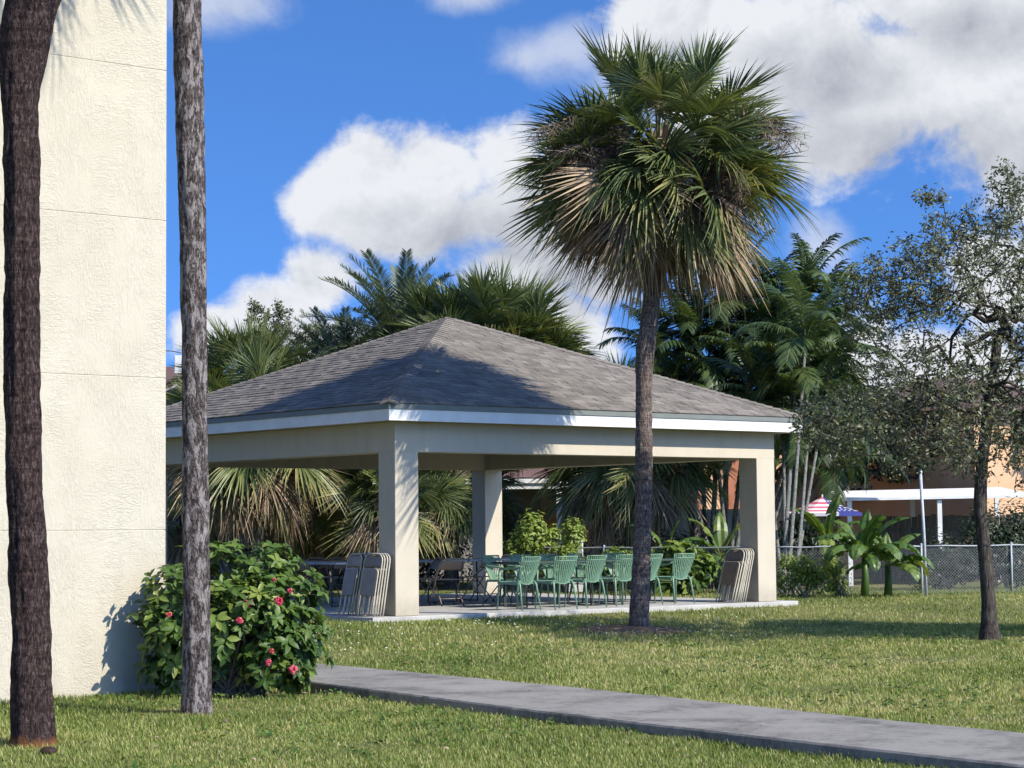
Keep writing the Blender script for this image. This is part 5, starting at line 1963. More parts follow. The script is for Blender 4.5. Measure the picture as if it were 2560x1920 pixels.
# ------------------------------------------------------------------ palms behind
def bg_fan_palm(x, y, Y, scale, label, lo, hi, dens, seeds, seed, tr=0.14):
    c = at(x, y, Y)
    b = Vector((c.x + 0.1, Y, gz(c.x, Y)))
    root = empty('fan_palm', b, 0, label, 'palm tree')
    mb = MB()
    n = 24
    pts = [Vector((0, 0, -0.05)).lerp(c - b - Vector((0, 0, 0.3)), i / n) for i in range(n + 1)]
    mb.tube(pts, [tr * (1.1 + 0.25 * math.exp(-i / 3) + 0.06 * math.sin(i * 2.1)) for i in range(n + 1)], 14)
    r_ = random.Random(seed)
    if tr > 0.16:                                       # criss-cross of old leaf bases
        for k in range(90):
            a = k * 2.39996
            t = k / 90
            q = pts[0].lerp(pts[-1], t) + Vector((math.cos(a), math.sin(a), 0)) * tr * 1.05
            for s in (-1, 1):
                tq = Vector((-math.sin(a), math.cos(a), 0)) * s
                mb.bar(q, q + Vector((math.cos(a) * 0.05, math.sin(a) * 0.05, 0.16)) + tq * 0.05, 0.03, 0.018)
    mb.build('trunk', M['bark4'], root)
    fan_crown(root, c - b, scale, lo, hi, dens, seeds, seed)
    return root


bg_fan_palm(550, 945, 47.5, 1.1, 'broad fan palm behind the left end of the pavilion', 0, 12, 0.9, 2, 31)
bg_fan_palm(690, 1085, 50.0, 0.85, 'fan palm with rusty hanging fronds right of the broad left palm', 2, 12, 0.7, 0, 36)
bg_fan_palm(400, 1080, 50.5, 0.95, 'fan palm glimpsed beside the stucco wall below the pavilion beam', 2, 11, 0.6, 0, 37)
bg_fan_palm(850, 1070, 48.5, 0.9, 'low green fan palm seen past the near column', 0, 9, 0.9, 0, 32)
bg_fan_palm(965, 1060, 49.5, 0.9, 'low fan palm in the gap between near and far columns', 0, 9, 0.85, 0, 33)
bg_fan_palm(1060, 785, 50.0, 1.2, 'cabbage palm whose crown rises behind the roof peak', 0, 10, 2.0, 3, 34)
bg_fan_palm(965, 800, 51.8, 1.15, 'fan palm squeezed between the date palm and the cabbage palm behind the roof', 0, 9, 1.6, 0, 39)
bg_fan_palm(545, 850, 52.5, 1.0, 'fan palm crown showing over the left roof edge', 0, 9, 1.3, 0, 38)
bg_fan_palm(1365, 975, 47.5, 1.05, 'yellowing fan palm with a boot covered trunk behind the green chairs', 1, 12, 0.9, 1, 35, 0.2)

PIN = [pinnate_frond(1.75, R(e), 1.15 + 0.15 * i, 34, 0.46, 0.046, 0.15, 0.55, 'pinn', 200 + i) for i, e in enumerate((82, 66, 48, 30, 12, -8))]
DATE = [pinnate_frond(2.45, R(e), 0.9 + 0.12 * i, 58, 0.40, 0.030, 0.45, 0.1, 'date', 230 + i, 0.12, 0.35) for i, e in enumerate((78, 60, 42, 24, 6, -14))]


def date_palm(x=862, y=775, Y=53.0, sc=1.1, label='feathery blue green date palm rising behind the left roof slope'):
    c = at(x, y, Y)
    b = Vector((c.x, c.y, gz(c.x, c.y)))
    root = empty('date_palm', b, 0, label, 'palm tree')
    mb = MB()
    pts = [Vector((0, 0, -0.05)).lerp(c - b, i / 20) for i in range(21)]
    mb.tube(pts, [0.2 + 0.02 * math.sin(i * 2.5) for i in range(21)], 14)
    mb.build('trunk', M['bark4'], root)
    r_ = random.Random(6)
    az = 0
    for k in range(60):
        az += 2.39996
        i = min(5, int(k / 60 * 6))
        link('frond', DATE[i], root, c - b + Vector((0, 0, -0.2 + 0.3 * (1 - k / 60))), (r_.uniform(-.15, .15), r_.uniform(-.1, .1), az), sc * r_.uniform(0.85, 1.1))


date_palm()
date_palm(735, 850, 54.5, 0.9, 'shorter feathery date palm low behind the left roof slope')


def cluster_palm(base, stems, label, seed, fr=9, lean=0.0):
    root = empty('cluster_palm', base, 0, label, 'palm tree')
    r_ = random.Random(seed)
    for (bx, by, cx, cy, Y, sc, rad) in stems:
        top = at(cx, cy, Y + lean) - base
        ft = at(bx, by, Y + r_.uniform(-0.3, 0.3)) - base
        ft.z = -0.04
        mid = ft.lerp(top, 0.5) + Vector((r_.uniform(-0.06, 0.06), r_.uniform(-0.06, 0.06), 0))
        mb = MB()
        pts = []
        for i in range(31):
            t = i / 30
            pts.append((ft * (1 - t) ** 2 + mid * 2 * t * (1 - t) + top * t * t))
        mb.tube(pts, [rad * (1.15 - 0.35 * i / 30) * (1.0 + (0.10 if i % 2 else 0)) for i in range(31)], 10)
        mb.build('stem', M['stem'], root, True)
        az = r_.uniform(0, 6)
        for k in range(fr):
            az += 2.39996 + r_.uniform(-.2, .2)
            i = min(5, int(k / fr * 6))
            link('frond', PIN[i], root, top + Vector((0, 0, -0.15 + 0.3 * (1 - k / fr))), (r_.uniform(-.2, .2), r_.uniform(-.15, .15), az), sc * r_.uniform(0.85, 1.12))


bA = Vector((*at(1712, 1285, 42.6).xy, 0.175))
cluster_palm(bA, [(1688, 1290, 1722, 800, 42.6, 1.0, 0.040), (1692, 1288, 1640, 850, 42.9, 0.95, 0.034), (1700, 1290, 1740, 740, 42.4, 1.0, 0.036), (1715, 1291, 1748, 900, 42.3, 0.9, 0.034), (1696, 1288, 1690, 900, 43.0, 0.95, 0.034), (1712, 1290, 1785, 860, 42.6, 0.95, 0.034)],
             'clump of slender pale palm stems beside the right column', 61, 12, 2.2)
bB = Vector((*at(1540, 1270, 48.3).xy, 0.175))
cluster_palm(bB, [(1505, 1272, 1500, 780, 48.3, 1.05, 0.05), (1535, 1272, 1560, 765, 48.6, 1.05, 0.055), (1555, 1272, 1440, 850, 48.0, 1.0, 0.045), (1570, 1272, 1625, 795, 48.4, 1.05, 0.05), (1580, 1272, 1540, 880, 47.8, 0.95, 0.045), (1590, 1272, 1690, 790, 49.0, 1.05, 0.05), (1520, 1272, 1420, 770, 49.2, 0.9, 0.045), (1600, 1272, 1740, 775, 48.2, 1.1, 0.05), (1575, 1272, 1650, 840, 47.6, 1.05, 0.045), (1610, 1272, 1770, 820, 48.6, 1.05, 0.05), (1545, 1272, 1600, 685, 48.8, 1.1, 0.05), (1585, 1272, 1735, 665, 48.9, 1.15, 0.05), (1600, 1272, 1670, 685, 49.2, 1.1, 0.05), (1610, 1272, 1775, 755, 48.7, 1.15, 0.05), (1530, 1272, 1500, 735, 49.0, 1.1, 0.05), (1605, 1272, 1715, 725, 48.2, 1.1, 0.05), (1500, 1272, 1480, 920, 48.6, 0.95, 0.045), (1560, 1272, 1570, 950, 48.9, 0.95, 0.045), (1590, 1272, 1650, 930, 48.2, 0.95, 0.045), (1620, 1272, 1750, 920, 48.6, 1.0, 0.045), (1640, 1272, 1800, 980, 48.3, 1.0, 0.045), (1630, 1272, 1710, 990, 48.0, 0.9, 0.045)],
             'dense clump of dark feather palms rising behind the right roof slope', 62, 14)


# banana plants
def banana_leaf(length=1.1, width=0.34, elev=0.9, bend=1.8, seed=0, tint=0.45):
    r_ = random.Random(seed)
    mb = MB()
    e = elev
    p = Vector((0, 0, 0))
    n = 16
    pts, ds = [p.copy()], [e]
    for i in range(n):
        p = p + Vector((math.cos(e), 0, math.sin(e))) * (length / n)
        e -= bend / n * (0.2 + 1.5 * i / n)
        pts.append(p.copy())
        ds.append(e)
    mb.tint = min(1, tint + 0.3)
    mb.tube(pts, [0.022 * (1 - 0.85 * i / n) for i in range(n + 1)], 5)
    for s in (-1, 1):
        i = 3
        while i < n:
            k = min(n, i + r_.choice((1, 1, 2)))
            dr = r_.uniform(0.05, 0.85)
            mb.tint = min(1, max(0, tint + r_.gauss(0, 0.10)))
            vs = []
            m = k - i
            for j in range(m + 1):
                q = pts[i + j]
                t = (i + j - 3) / (n - 3)
                hw = width / 2 * max(0.02, math.sin(math.pi * min(1, 0.10 + 0.9 * t)) ** 0.6) * (1.0 if t < 0.9 else 0.75)
                sq = 1.0 if 0 < j < m else 0.97
                nm = Vector((-math.sin(ds[i + j]), 0, math.cos(ds[i + j])))
                f = Vector((math.cos(ds[i + j]), 0, math.sin(ds[i + j])))
                a1 = q + Vector((0, s * hw * 0.5, 0)) * sq + nm * hw * 0.22 - Vector((0, 0, dr * hw * 0.25))
                a2 = q + Vector((0, s * hw, 0)) * sq + nm * hw * 0.2 - Vector((0, 0, dr * hw)) + f * (0.03 if j == m else 0.0)
                vs += [q + nm * 0.006, a1, a2]
            fs = []
            for j in range(m):
                for c in range(2):
                    a = 3 * j + c
                    fs.append((a, a + 1, a + 4, a + 3))
            mb.add(vs, fs)
            i = k
    return mb.mesh('leaf', M['banana'])


BAN = [banana_leaf(1.3, 0.38, R(e), b, 300 + i, t) for i, (e, b, t) in enumerate(((84, 0.7, 0.45), (66, 1.5, 0.4), (50, 1.9, 0.5), (36, 2.3, 0.45), (18, 2.0, 0.4), (70, 1.2, 0.75), (28, 2.6, 0.7)))]


def banana_plant(x, y, Y, label, leaves, stem_h=0.7, seed=0):
    b = at(x, y, Y)
    b.z = gz(b.x, b.y)
    root = empty('banana_plant', b, 0, label, 'plant')
    mb = MB()
    mb.tint = 0.5
    mb.tube([(0, 0, -0.04), (0.02, 0, stem_h * 0.5), (0, 0.01, stem_h)], [0.085, 0.07, 0.045], 10)
    mb.build('stem', M['banana'], root, True)
    for (k, az, s) in leaves:
        link('leaf', BAN[k], root, (0, 0, stem_h - 0.05), (0, 0, R(az)), s)


banana_plant(1868, 1290, 40.6, 'young banana plant with split leaves in front of the wire fence', [(0, 60, 0.75), (1, -20, 0.95), (2, 185, 0.9), (3, -60, 0.95), (3, -110, 0.9), (4, 10, 0.95), (1, 130, 0.9), (2, 60, 0.85), (6, 200, 0.8), (4, -85, 0.8), (3, -10, 1.0), (2, -140, 0.95), (1, -75, 1.0), (3, 215, 0.9)], 0.80)
banana_plant(1918, 1291, 40.9, 'smaller banana plant with yellowing leaves at the fence beside the metal pole', [(1, 20, 0.8), (3, -30, 0.85), (4, -60, 0.8), (6, 10, 0.8), (2, -120, 0.8), (3, 60, 0.7), (4, 170, 0.75), (0, 80, 0.55)], 0.6)
banana_plant(1445, 1275, 44.6, 'banana plant with broad leaves just right of the palm trunk', [(1, 160, 0.9), (3, 200, 0.9), (2, -40, 0.9), (4, -90, 0.85), (0, 0, 0.7), (3, 20, 0.9), (4, -130, 0.8)], 0.75)
banana_plant(1560, 1280, 43.8, 'banana plant with yellow edged leaves left of the right column', [(5, 10, 0.9), (5, 165, 0.9), (0, 90, 0.8), (3, -70, 0.8), (6, -20, 0.8), (2, 200, 0.9), (4, -110, 0.8)], 0.75)
banana_plant(1790, 1285, 43.6, 'ragged banana plant in the shade left of the flag umbrella', [(0, 30, 0.9), (1, 150, 1.0), (2, 20, 1.0), (3, -60, 1.0), (1, -150, 0.9), (6, -100, 0.9)], 1.0)

shrub('yellow_green_shrub', 'bright yellow green shrub right of the far column', (at(1130, 1150, 44.6).x, 44.6, 1.25), (0.6, 0.45, 0.85), 1500, 'shrub', (0.07, 0.13), 0.42, 41, lobes=12)
shrub('yellow_green_shrub', 'rounder yellow green shrub left of the boot covered palm', (at(1215, 1160, 44.6).x, 44.6, 1.1), (0.55, 0.45, 0.72), 1300, 'shrub', (0.07, 0.13), 0.42, 42, lobes=11)
shrub('weedy_shrub', 'weedy yellow green growth at the fence beside the pale stems', (at(1738, 1245, 41.0).x, 41.0, 0.62), (0.55, 0.3, 0.48), 1300, 'shrub', (0.08, 0.17), 0.22, 43, upright=0.5)
shrub('weedy_shrub', 'straw coloured weeds below the banana leaves at the fence', (at(1815, 1255, 41.4).x, 41.4, 0.55), (0.5, 0.3, 0.40), 900, 'shrub', (0.07, 0.15), 0.2, 44, upright=0.5)
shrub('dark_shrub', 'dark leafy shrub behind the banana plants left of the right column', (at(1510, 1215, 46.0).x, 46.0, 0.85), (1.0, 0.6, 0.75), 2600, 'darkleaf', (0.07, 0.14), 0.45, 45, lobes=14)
shrub('dark_shrub', 'hedge mass coloured dark for shade at the right end of the wire fence', (at(2165, 1170, 45.2).x, 45.2, 1.15), (1.1, 0.8, 1.15), 4200, 'darkleaf', (0.07, 0.12), 0.45, 46, lobes=16)
shrub('dark_shrub', 'shrub coloured dark for shade below the white carport roof', (at(2030, 1185, 44.8).x, 44.8, 0.75), (0.8, 0.5, 0.65), 1800, 'darkleaf', (0.06, 0.11), 0.45, 47)
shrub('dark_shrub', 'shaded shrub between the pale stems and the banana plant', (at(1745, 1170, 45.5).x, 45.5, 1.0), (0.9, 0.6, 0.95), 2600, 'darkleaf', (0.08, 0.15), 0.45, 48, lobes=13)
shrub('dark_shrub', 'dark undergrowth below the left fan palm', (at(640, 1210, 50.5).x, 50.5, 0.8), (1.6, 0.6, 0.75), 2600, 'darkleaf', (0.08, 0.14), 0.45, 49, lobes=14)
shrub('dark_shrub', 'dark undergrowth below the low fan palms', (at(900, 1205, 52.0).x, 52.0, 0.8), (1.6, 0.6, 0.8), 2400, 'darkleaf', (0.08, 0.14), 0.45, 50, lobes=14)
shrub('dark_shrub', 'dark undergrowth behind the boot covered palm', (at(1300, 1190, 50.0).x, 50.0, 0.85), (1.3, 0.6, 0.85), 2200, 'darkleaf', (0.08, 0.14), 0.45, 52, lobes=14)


shrub('leafy_plant', 'mid green leafy plant between the green chairs and the boot covered palm', (at(1300, 1215, 43.9).x, 43.9, 0.75), (0.62, 0.3, 0.5), 900, 'bushleaf', (0.10, 0.18), 0.5, 53)
shrub('leafy_plant', 'broad leaved green plants right of the palm trunk behind the chairs', (at(1470, 1215, 42.6).x, 42.6, 0.72), (0.75, 0.3, 0.55), 900, 'bushleaf', (0.14, 0.26), 0.5, 54)


def left_bg_tree():
    Y = 56.0
    c = at(590, 730, Y)
    b = Vector((c.x, Y, gz(c.x, Y)))
    k = Y / 4611
    tp = [b, b.lerp(c, 0.4), b.lerp(c, 0.75), b.lerp(c, 0.9)]
    env = [(c.x, Y, c.z - 0.5, 100 * k, 80 * k, 60 * k, 3), (at(550, 0, Y).x, Y, at(0, 690, Y).z, 20 * k, 20 * k, 45 * k, 0.6), (at(600, 0, Y).x, Y, at(0, 700, Y).z, 35 * k, 30 * k, 45 * k, 1.0), (at(690, 0, Y).x, Y, at(0, 740, Y).z, 60 * k, 50 * k, 45 * k, 1.2)]
    broad_tree('leafy_tree', 'small leafy tree showing above the roof left of the date palm', b, tp, env, 420, 6500, (0.06, 0.11), 'oakleaf', 23, trunk_r=0.10, tip_only=14)


left_bg_tree()


def right_bg_tree():
    Y = 54.6
    b = Vector((at(2040, 1200, Y).x, Y, 0.175))
    k = Y / 4611
    tp = [b, b + Vector((0.05, 0, 0.9)), b + Vector((0.0, 0, 1.7)), b + Vector((0.1, 0, 2.2))]
    ce = lambda x, y, rx, ry, w: (at(x, y, Y).x, Y, at(x, y, Y).z, rx * k, rx * k * 0.7, ry * k, w)
    env = [ce(1930, 950, 140, 100, 3), ce(2080, 930, 150, 120, 3), ce(2220, 940, 130, 110, 2.4), ce(1850, 970, 80, 80, 1)]
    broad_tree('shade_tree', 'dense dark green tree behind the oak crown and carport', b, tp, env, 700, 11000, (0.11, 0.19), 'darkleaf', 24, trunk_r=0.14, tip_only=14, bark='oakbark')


right_bg_tree()


# ------------------------------------------------------------------ fence, pole
def wire_fence():
    root = empty('chain_link_fence', (0, 0, 0), 0, 'low chain link fence with pipe rail behind the pavilion and lawn', 'fence')
    line = [Vector((0.25, 45.6, 0)), Vector((5.15, 42.3, 0)), Vector((8.0, 42.0, 0)), Vector((13.5, 42.9, 0))]
    H = 0.94
    wires = MB()
    for a, b in zip(line, line[1:]):
        ln = (b - a).length
        d = (b - a).normalized()
        nrm = Vector((-d.y, d.x, 0))
        za, zb = gz(a.x, a.y), gz(b.x, b.y)
        k = max(1, round(ln / 2.1))
        for i in range(k):
            q = a + d * (ln * i / k)
            z = gz(q.x, q.y)
            mb = MB()
            mb.tube([(0, 0, -0.1), (0, 0, H + 0.03)], 0.02, 8)
            mb.lathe([(0.0, H + 0.06), (0.02, H + 0.05), (0.028, H + 0.03)], 8)
            mb.build('post', M['galv'], root, True, loc=(q.x, q.y, z))
        mb = MB()
        pts = [a + d * (ln * i / 12) for i in range(13)]
        mb.tube([Vector((q.x, q.y, gz(q.x, q.y) + H + 0.008 * math.sin(i * 1.9))) for i, q in enumerate(pts)], 0.014, 8)
        mb.build('top_rail', M['galv'], root, True)
        sp = 0.06
        n = int((ln + H) / sp)
        for s in (1, -1):
            for i in range(n):
                x0 = -H + i * sp if s > 0 else i * sp
                p0, p1 = x0, x0 + s * H
                z0, z1 = 0.02, H
                # clip to the bay
                lo, hi = 0.0, ln
                if s > 0:
                    t0 = max(0, (lo - p0) / H)
                    t1 = min(1, (hi - p0) / H)
                else:
                    t0 = max(0, (p0 - hi) / H)
                    t1 = min(1, (p0 - lo) / H)
                if t1 - t0 < 0.03:
                    continue
                A = a + d * (p0 + s * H * t0) + nrm * 0.022 * (1 if s > 0 else 1.1)
                B = a + d * (p0 + s * H * t1) + nrm * 0.022 * (1 if s > 0 else 1.1)
                A.z = gz(A.x, A.y) + z0 + (z1 - z0) * t0
                B.z = gz(B.x, B.y) + z0 + (z1 - z0) * t1
                wires.tube([A, B], 0.0019, 3, cap=False)
    o = wires.build('wire_mesh', M['galv'], root)
    tag(o, kind='stuff')


wire_fence()


def pole():
    b = gp(2001, 1285, 0.17)
    Y = 41.2
    b = at(2001, 1284, Y)
    b.z = gz(b.x, b.y)
    t = at(1988, 1020, Y)
    root = empty('metal_pole', b, 0, 'thin leaning galvanised pole standing in front of the wire fence', 'pole')
    mb = MB()
    mb.tube([Vector((0, 0, -0.1)), (t - b) * 0.5 + Vector((0.01, 0, 0)), t - b], 0.031, 12)
    mb.build('shaft', M['galv'], root, True)
    mb = MB()
    mb.lathe([(0.0, 0.05), (0.025, 0.045), (0.038, 0.02), (0.038, -0.02)], 12)
    mb.build('cap', M['galv'], root, True, loc=t - b)


pole()


# ------------------------------------------------------------------ houses behind
def window_part(parent, x0, x1, z0, z1, y, nx=1, nz=1, fm='frame', depth=0.05):
    """window in a wall facing -Y of the parent's frame"""
    f = MB()
    w = 0.05
    f.box(x0, x1, y - depth, y - 0.002, z0, z0 + w)
    f.box(x0, x1, y - depth, y - 0.002, z1 - w, z1)
    f.box(x0, x0 + w, y - depth, y - 0.002, z0 + w, z1 - w)
    f.box(x1 - w, x1, y - depth, y - 0.002, z0 + w, z1 - w)
    o = f.build('window_frame', M[fm], parent)
    dx = (x1 - x0 - 2 * w) / nx
    dz = (z1 - z0 - 2 * w) / nz
    for i in range(nx):
        for j in range(nz):
            p = MB()
            p.box(x0 + w + dx * i + 0.012, x0 + w + dx * (i + 1) - 0.012, y - 0.02, y - 0.008, z0 + w + dz * j + 0.012, z0 + w + dz * (j + 1) - 0.012)
            p.build('pane', M['glass'], o)


def grey_house():
    Y = 57.0
    b = at(1000, 1200, Y)
    b.z = 0.17
    root = empty('grey_house', b, 0, 'grey single storey house with a white porch beam behind the palms', 'house')
    ze = at(1150, 1056, Y).z - b.z
    zt = at(1150, 1034, Y).z - b.z
    xl = at(200, 1100, Y).x - b.x
    xp = at(1060, 1100, Y).x - b.x
    xr = at(1500, 1100, Y).x - b.x
    mb = MB()
    mb.box(xl, xp, 0.3, 6, -0.2, zt)
    mb.box(xp, xr, 2.2, 6, -0.2, zt)
    mb.build('wall', M['greywall'], root)
    mb = MB()
    mb.box(xl - 0.3, xr + 0.3, 0, 0.16, ze, zt)
    mb.build('porch_beam', M['white'], root)
    mb = MB()
    mb.box(xl - 0.35, xr + 0.35, -0.06, -0.01, zt - 0.12, zt + 0.02)
    mb.build('gutter', M['white'], root)
    for px in (1208, 1375):
        x = at(px, 1100, Y).x - b.x
        mb = MB()
        mb.box(x - 0.07, x + 0.07, 0.02, 0.15, -0.1, ze)
        mb.build('porch_post', M['white'], root)
    rf = MB()
    ov = 0.35
    rf.add([(xl - ov, -0.08, zt + 0.025), (xr + ov, -0.08, zt + 0.025), (xr - 2.6, 3.0, zt + 1.25), (xl + 2.6, 3.0, zt + 1.25), (xr + ov, 6.2, zt + 0.025), (xl - ov, 6.2, zt + 0.025)],
           [(0, 1, 2, 3), (1, 4, 2), (4, 5, 3, 2), (5, 0, 3), (5, 4, 1, 0)])
    rf.build('roof', M['brownroof'], root)
    x = at(1100, 1100, Y).x - b.x
    window_part(root, x - 0.5, x + 0.35, 0.75, 1.9, 2.2, 2, 1)
    x = at(1240, 1100, Y).x - b.x
    d = MB()
    d.box(x - 0.1, x + 0.8, 2.14, 2.19, 0, 2.05)
    dd = d.build('door', M['frame'], root)
    k = MB()
    k.lathe([(0, -0.03), (0.03, -0.015), (0.03, 0.015), (0, 0.03)], 8)
    k.build('door_knob', M['galv'], dd, loc=(x + 0.02, 2.10, 1.0))
    x = at(700, 1100, Y).x - b.x
    window_part(root, x - 0.7, x + 0.7, 0.9, 1.9, 0.3, 2, 1)


grey_house()


def orange_house():
    Y = 53.0
    P = at(2110, 1180, Y)
    P.z = 0.17
    root = empty('orange_house', P, TH, 'two storey orange stucco house behind the fence on the right', 'house')
    mb = MB()
    mb.box(0, 8, 0, 8, -0.2, 4.2)
    mb.build('main_wall', M['orange'], root)
    s = 5.4
    mb = MB()
    mb.box(-4.6, -0.002, s, s + 6, -0.2, 3.55)
    mb.build('wing_wall', M['orange'], root)
    mb = MB()
    mb.box(-4.65, -0.004, s - 0.05, s - 0.002, -0.1, 0.95)
    mb.build('base_band', M['terra'], root)
    for x in (-1.75, -3.1, -4.45):
        mb = MB()
        mb.box(x - 0.28, x + 0.12, s - 0.14, s - 0.055, 0, 3.5)
        mb.build('pilaster', M['terra'], root)
    mb = MB()
    mb.box(-4.8, -0.003, s - 0.3, s + 6.2, 3.552, 3.72)
    mb.build('wing_cornice', M['terra'], root)
    rf = MB()
    o = 0.5
    z = 4.22
    rf.add([(-o, -o, z), (8 + o, -o, z), (8 + o, 8 + o, z), (-o, 8 + o, z), (4, 4, z + 1.25)], [(0, 1, 4), (1, 2, 4), (2, 3, 4), (3, 0, 4), (3, 2, 1, 0)])
    rf.build('roof', M['brownroof'], root)
    # windows on the shaded wall facing -X: use a rotated carrier mesh
    fr = MB()
    y0, y1, z0, z1 = 3.46, 4.6, 2.06, 2.34
    for k in range(6):
        y = y0 + (y1 - y0) * k / 5
        fr.box(-0.06, -0.003, y - 0.03, y + 0.03, z0, z1)
    fr.box(-0.06, -0.003, y0 - 0.06, y1 + 0.06, z1, z1 + 0.05)
    fr.box(-0.08, -0.003, y0 - 0.06, y1 + 0.06, z0 - 0.05, z0)
    wf = fr.build('window_frame', M['greywall'], root)
    for k in range(5):
        g = MB()
        a, b_ = y0 + (y1 - y0) * k / 5 + 0.035, y0 + (y1 - y0) * (k + 1) / 5 - 0.035
        g.box(-0.02, -0.004, a, b_, z0, z1)
        g.build('pane', M['glass'], wf)
    for (x, zz) in ((2.6, 2.6), (5.4, 2.6), (2.6, 0.8), (5.4, 0.8)):
        window_part(root, x - 0.6, x + 0.6, zz, zz + 1.2, 0.0, 2, 2)


orange_house()


def brown_roof_house():
    Y = 62.0
    b = at(300, 1200, Y)
    b.z = 0.17
    root = empty('brown_roofed_house', b, 0, 'dark brown shingled roof glimpsed between the stucco wall and palm trunk', 'house')
    zt = at(380, 768, Y).z - b.z
    ze = at(380, 842, Y).z - b.z
    mb = MB()
    mb.box(-6, 2.0, 1.6, 7, -0.2, ze)
    mb.build('wall', M['greywall'], root)
    rf = MB()
    rf.add([(-6.5, 0.9, ze), (2.4, 0.9, ze), (1.6, 4.2, zt), (-6.5, 4.2, zt), (2.4, 7.5, ze), (-6.5, 7.5, ze)], [(0, 1, 2, 3), (1, 4, 2), (4, 5, 3, 2), (5, 4, 1, 0)])
    rf.build('roof', M['brownroof'], root)
    g = MB()
    g.box(-6.5, 2.45, 0.72, 0.88, ze - 0.42, ze + 0.04)
    g.build('gutter', M['dark_metal'], root)
    # antenna cabinet on a short mast above the eave
    p = at(392, 800, 61.0)
    q = empty('antenna_box', p, 0, 'white antenna cabinet fixed in front of the dark brown roof', 'antenna')
    mb = MB()
    mb.box(-0.19, 0.25, -0.12, 0.12, -0.10, 0.42)
    mb.build('cabinet', M['white'], q, bevel=0.02)
    mb = MB()
    mb.tube([(0.05, 0.02, -0.08), (0.05, 0.02, -1.2)], 0.05, 8)
    mb.bar((0.05, 0.02, -1.15), (0.05, 0.75, -1.25), 0.12, 0.08)
    mb.build('bracket', M['dark_metal'], q)
    mb = MB()
    mb.tube([(-0.05, -0.02, -0.10), (-0.08, -0.02, -0.3), (-0.2, -0.02, -0.47), (-0.5, -0.02, -0.6), (-0.9, 0.1, -0.66)], 0.022, 8)
    mb.build('conduit', M['white'], q, True)
    mb = MB()
    mb.tube([(0.2, 0, 0.42), (0.0, 0, 0.50), (-0.3, 0, 0.56), (-0.9, 0, 0.57)], 0.014, 6)
    mb.build('cable', M['dark_metal'], q, True)


brown_roof_house()


def carport():
    Y = 48.5
    a = at(1822, 1082, Y)
    root = empty('carport', (a.x, a.y, 0.17), 0, 'flat white carport roof on posts below the oak crown', 'carport')
    z = a.z - 0.17
    w = at(2240, 1080, Y).x - a.x
    mb = MB()
    vs = [(0, 0, z), (w, 0, z + 0.05), (w, 3.6, z + 0.28), (0.2, 3.6, z + 0.22), (0, 0, z + 0.06), (w, 0, z + 0.10), (w, 3.6, z + 0.34), (0.2, 3.6, z + 0.28)]
    mb.add(vs, [(3, 2, 1, 0), (4, 5, 6, 7), (0, 1, 5, 4), (1, 2, 6, 5), (2, 3, 7, 6), (3, 0, 4, 7)])
    mb.build('roof', M['white'], root)
    for x in (0.15, w * 0.5, w - 0.15):
        for y in (0.12, 3.4):
            p = MB()
            p.box(x - 0.05, x + 0.05, y - 0.05, y + 0.05, -0.1, z + (0.0 if y < 1 else 0.20))
            p.build('post', M['white'], root)
    # board fence standing under it
    x0, x1 = at(1880, 1100, 51.0).x, at(2260, 1100, 51.0).x
    fr = empty('board_fence', (x0, 51.0, 0.17), 0, 'board fence coloured dark for shade under the carport roof', 'fence')
    n = int((x1 - x0) / 0.15)
    bm = MB()
    bm.box(-0.069, 0.069, -0.01, 0.01, 0, 1.55)
    me = bm.mesh('board', M['wood'])
    for i in range(n):
        link('board', me, fr, (i * 0.15, 0.0, 0.02 + 0.02 * rng.random()), None, (1, 1, rng.uniform(0.97, 1.03)))
    for zz in (0.35, 1.2):
        rl = MB()
        rl.box(-0.1, n * 0.15, 0.014, 0.05, zz, zz + 0.09)
        rl.build('rail', M['wood'], fr)
    # white panel fence further left
    x0, x1 = at(1440, 1100, 50.0).x, at(1640, 1100, 50.0).x
    fr = empty('white_panel_fence', (x0, 50.0, 0.17), 0, 'pale blue white panel fence behind the dark palm stems', 'fence')
    n = int((x1 - x0) / 0.3) + 1
    bm = MB()
    bm.box(-0.146, 0.146, -0.012, 0.012, 0, 1.75)
    me = bm.mesh('board', M['bluewhite'])
    for i in range(n):
        link('board', me, fr, (i * 0.3, 0.0, 0.02))
    for zz in (0.3, 1.5):
        rl = MB()
        rl.box(-0.15, n * 0.3 - 0.15, -0.045, -0.014, zz, zz + 0.1)
        rl.build('rail', M['bluewhite'], fr)


carport()


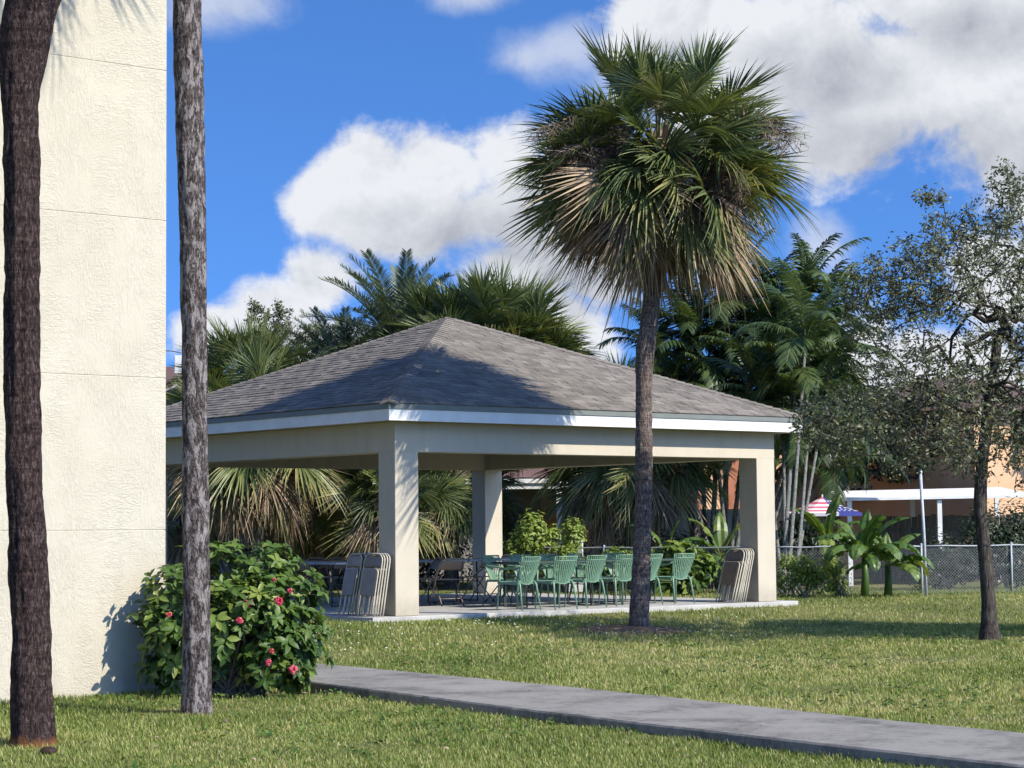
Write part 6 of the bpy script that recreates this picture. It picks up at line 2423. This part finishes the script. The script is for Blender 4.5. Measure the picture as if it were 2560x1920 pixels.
def flag_umbrella():
    Y = 47.0
    a = at(1776, 1073, Y)
    root = empty('patio_umbrella', (a.x, a.y, 0.17), 0.25, 'patio umbrella with red white stripes and a blue starred panel', 'umbrella')
    h = a.z - 0.17
    mb = MB()
    mb.tube([(0, 0, -0.02), (0, 0, h + 0.05)], 0.022, 8)
    mb.build('pole', M['galv'], root, True)
    Rr, drop = 0.92, 0.36
    n = 8
    rings = 8

    def pt(k, j, lift=0.0):
        a_ = 2 * math.pi * k / n
        t = j / rings
        sag = 0.035 * math.sin(math.pi * t)
        return Vector((math.cos(a_) * Rr * t, math.sin(a_) * Rr * t, h - drop * t - sag + lift))
    for k in range(n):
        g = MB()
        blue = k in (6, 7)
        for j in range(rings):
            for (lift, flip) in ((0.0, False), (-0.004, True)):
                if j == 0:
                    vs = [pt(k, 0, lift), pt(k, 1, lift), pt(k + 1, 1, lift)]
                    fs = [(0, 1, 2)]
                else:
                    vs = [pt(k, j, lift), pt(k, j + 1, lift), pt(k + 1, j + 1, lift), pt(k + 1, j, lift)]
                    fs = [(0, 1, 2, 3)]
                if flip:
                    fs = [tuple(reversed(f)) for f in fs]
                g.add(vs, fs, 2 if blue else (j % 2))
        # valance
        p, q = pt(k, rings), pt(k + 1, rings)
        g.add([p, q, q - Vector((0, 0, 0.07)), p - Vector((0, 0, 0.07))], [(3, 2, 1, 0)], 2 if blue else 1)
        go = g.build('canopy_panel', [M['umb_red'], M['umb_white'], M['umb_blue']], root)
        if blue:
            for row in range(2, rings):
                for s in range(row // 2 + 1):
                    f = (s + 0.5) / (row // 2 + 1)
                    c = pt(k, row).lerp(pt(k + 1, row), f) + Vector((0, 0, 0.008))
                    u_ = (pt(k + 1, row) - pt(k, row)).normalized()
                    w_ = (pt(k, row - 1) - pt(k, row)).normalized()
                    w_ = (w_ - u_ * w_.dot(u_)).normalized()
                    nn = u_.cross(w_)
                    if nn.z < 0:
                        nn = -nn
                    st = MB()
                    vs = [c + nn * 0.01]
                    for q_ in range(10):
                        rr = 0.040 if q_ % 2 == 0 else 0.017
                        an = math.pi / 2 + q_ * math.pi / 5
                        vs.append(c + u_ * math.cos(an) * rr + w_ * math.sin(an) * rr + nn * 0.007)
                    st.add(vs, [(0, 1 + q_, 1 + (q_ + 1) % 10) for q_ in range(10)])
                    st.build('star', M['umb_white'], go)
    ft = MB()
    ft.lathe([(0.0, 0.0), (0.22, 0.0), (0.22, 0.05), (0.06, 0.09), (0.03, 0.2)], 16)
    ft.build('base', M['dark_metal'], root, True)


flag_umbrella()


def ac_unit():
    Y = 45.2
    a = at(1242, 1168, Y)
    h = a.z - 0.175
    root = empty('air_conditioner', (a.x, a.y, 0.175), 0, 'white louvred air conditioner behind the green chairs', 'appliance')
    mb = MB()
    mb.box(-0.17, 0.17, 0, 0.3, 0.0, h - 0.03)
    mb.build('cabinet', M['white'], root, bevel=0.01)
    mb = MB()
    mb.box(-0.185, 0.185, -0.015, 0.315, h - 0.028, h)
    mb.build('lid', M['white'], root, bevel=0.006)
    for k in range(9):
        f = MB()
        x = -0.14 + k * 0.035
        f.box(x - 0.007, x + 0.007, -0.012, -0.001, h - 0.5, h - 0.06)
        f.build('louvre', M['galv'], root)


ac_unit()


# ------------------------------------------------------------------ small things on the grass
def litter():
    for (x, y, s, lab) in ((106, 1626, 0.042, 'dark brown seed pod on the grass beside the leaning palm trunk'),):
        p = gp(x, y, 0.02)
        mb = MB()
        prof = [(0.0, -0.6), (0.55, -0.5), (0.95, -0.1), (0.9, 0.3), (0.5, 0.7), (0.0, 0.8)]
        mb.lathe([(a * s * 1.5, b * s) for a, b in prof], 14)
        mb.v = [tuple(Vector(q) * (1 + 0.25 * mnoise.noise(Vector(q) * 30))) for q in mb.v]
        o = mb.build('seed_pod', M['pod'], None, True, loc=(p.x, p.y, 0.03))
        tag(o, lab, 'litter')


litter()
print('objects', len(bpy.data.objects))
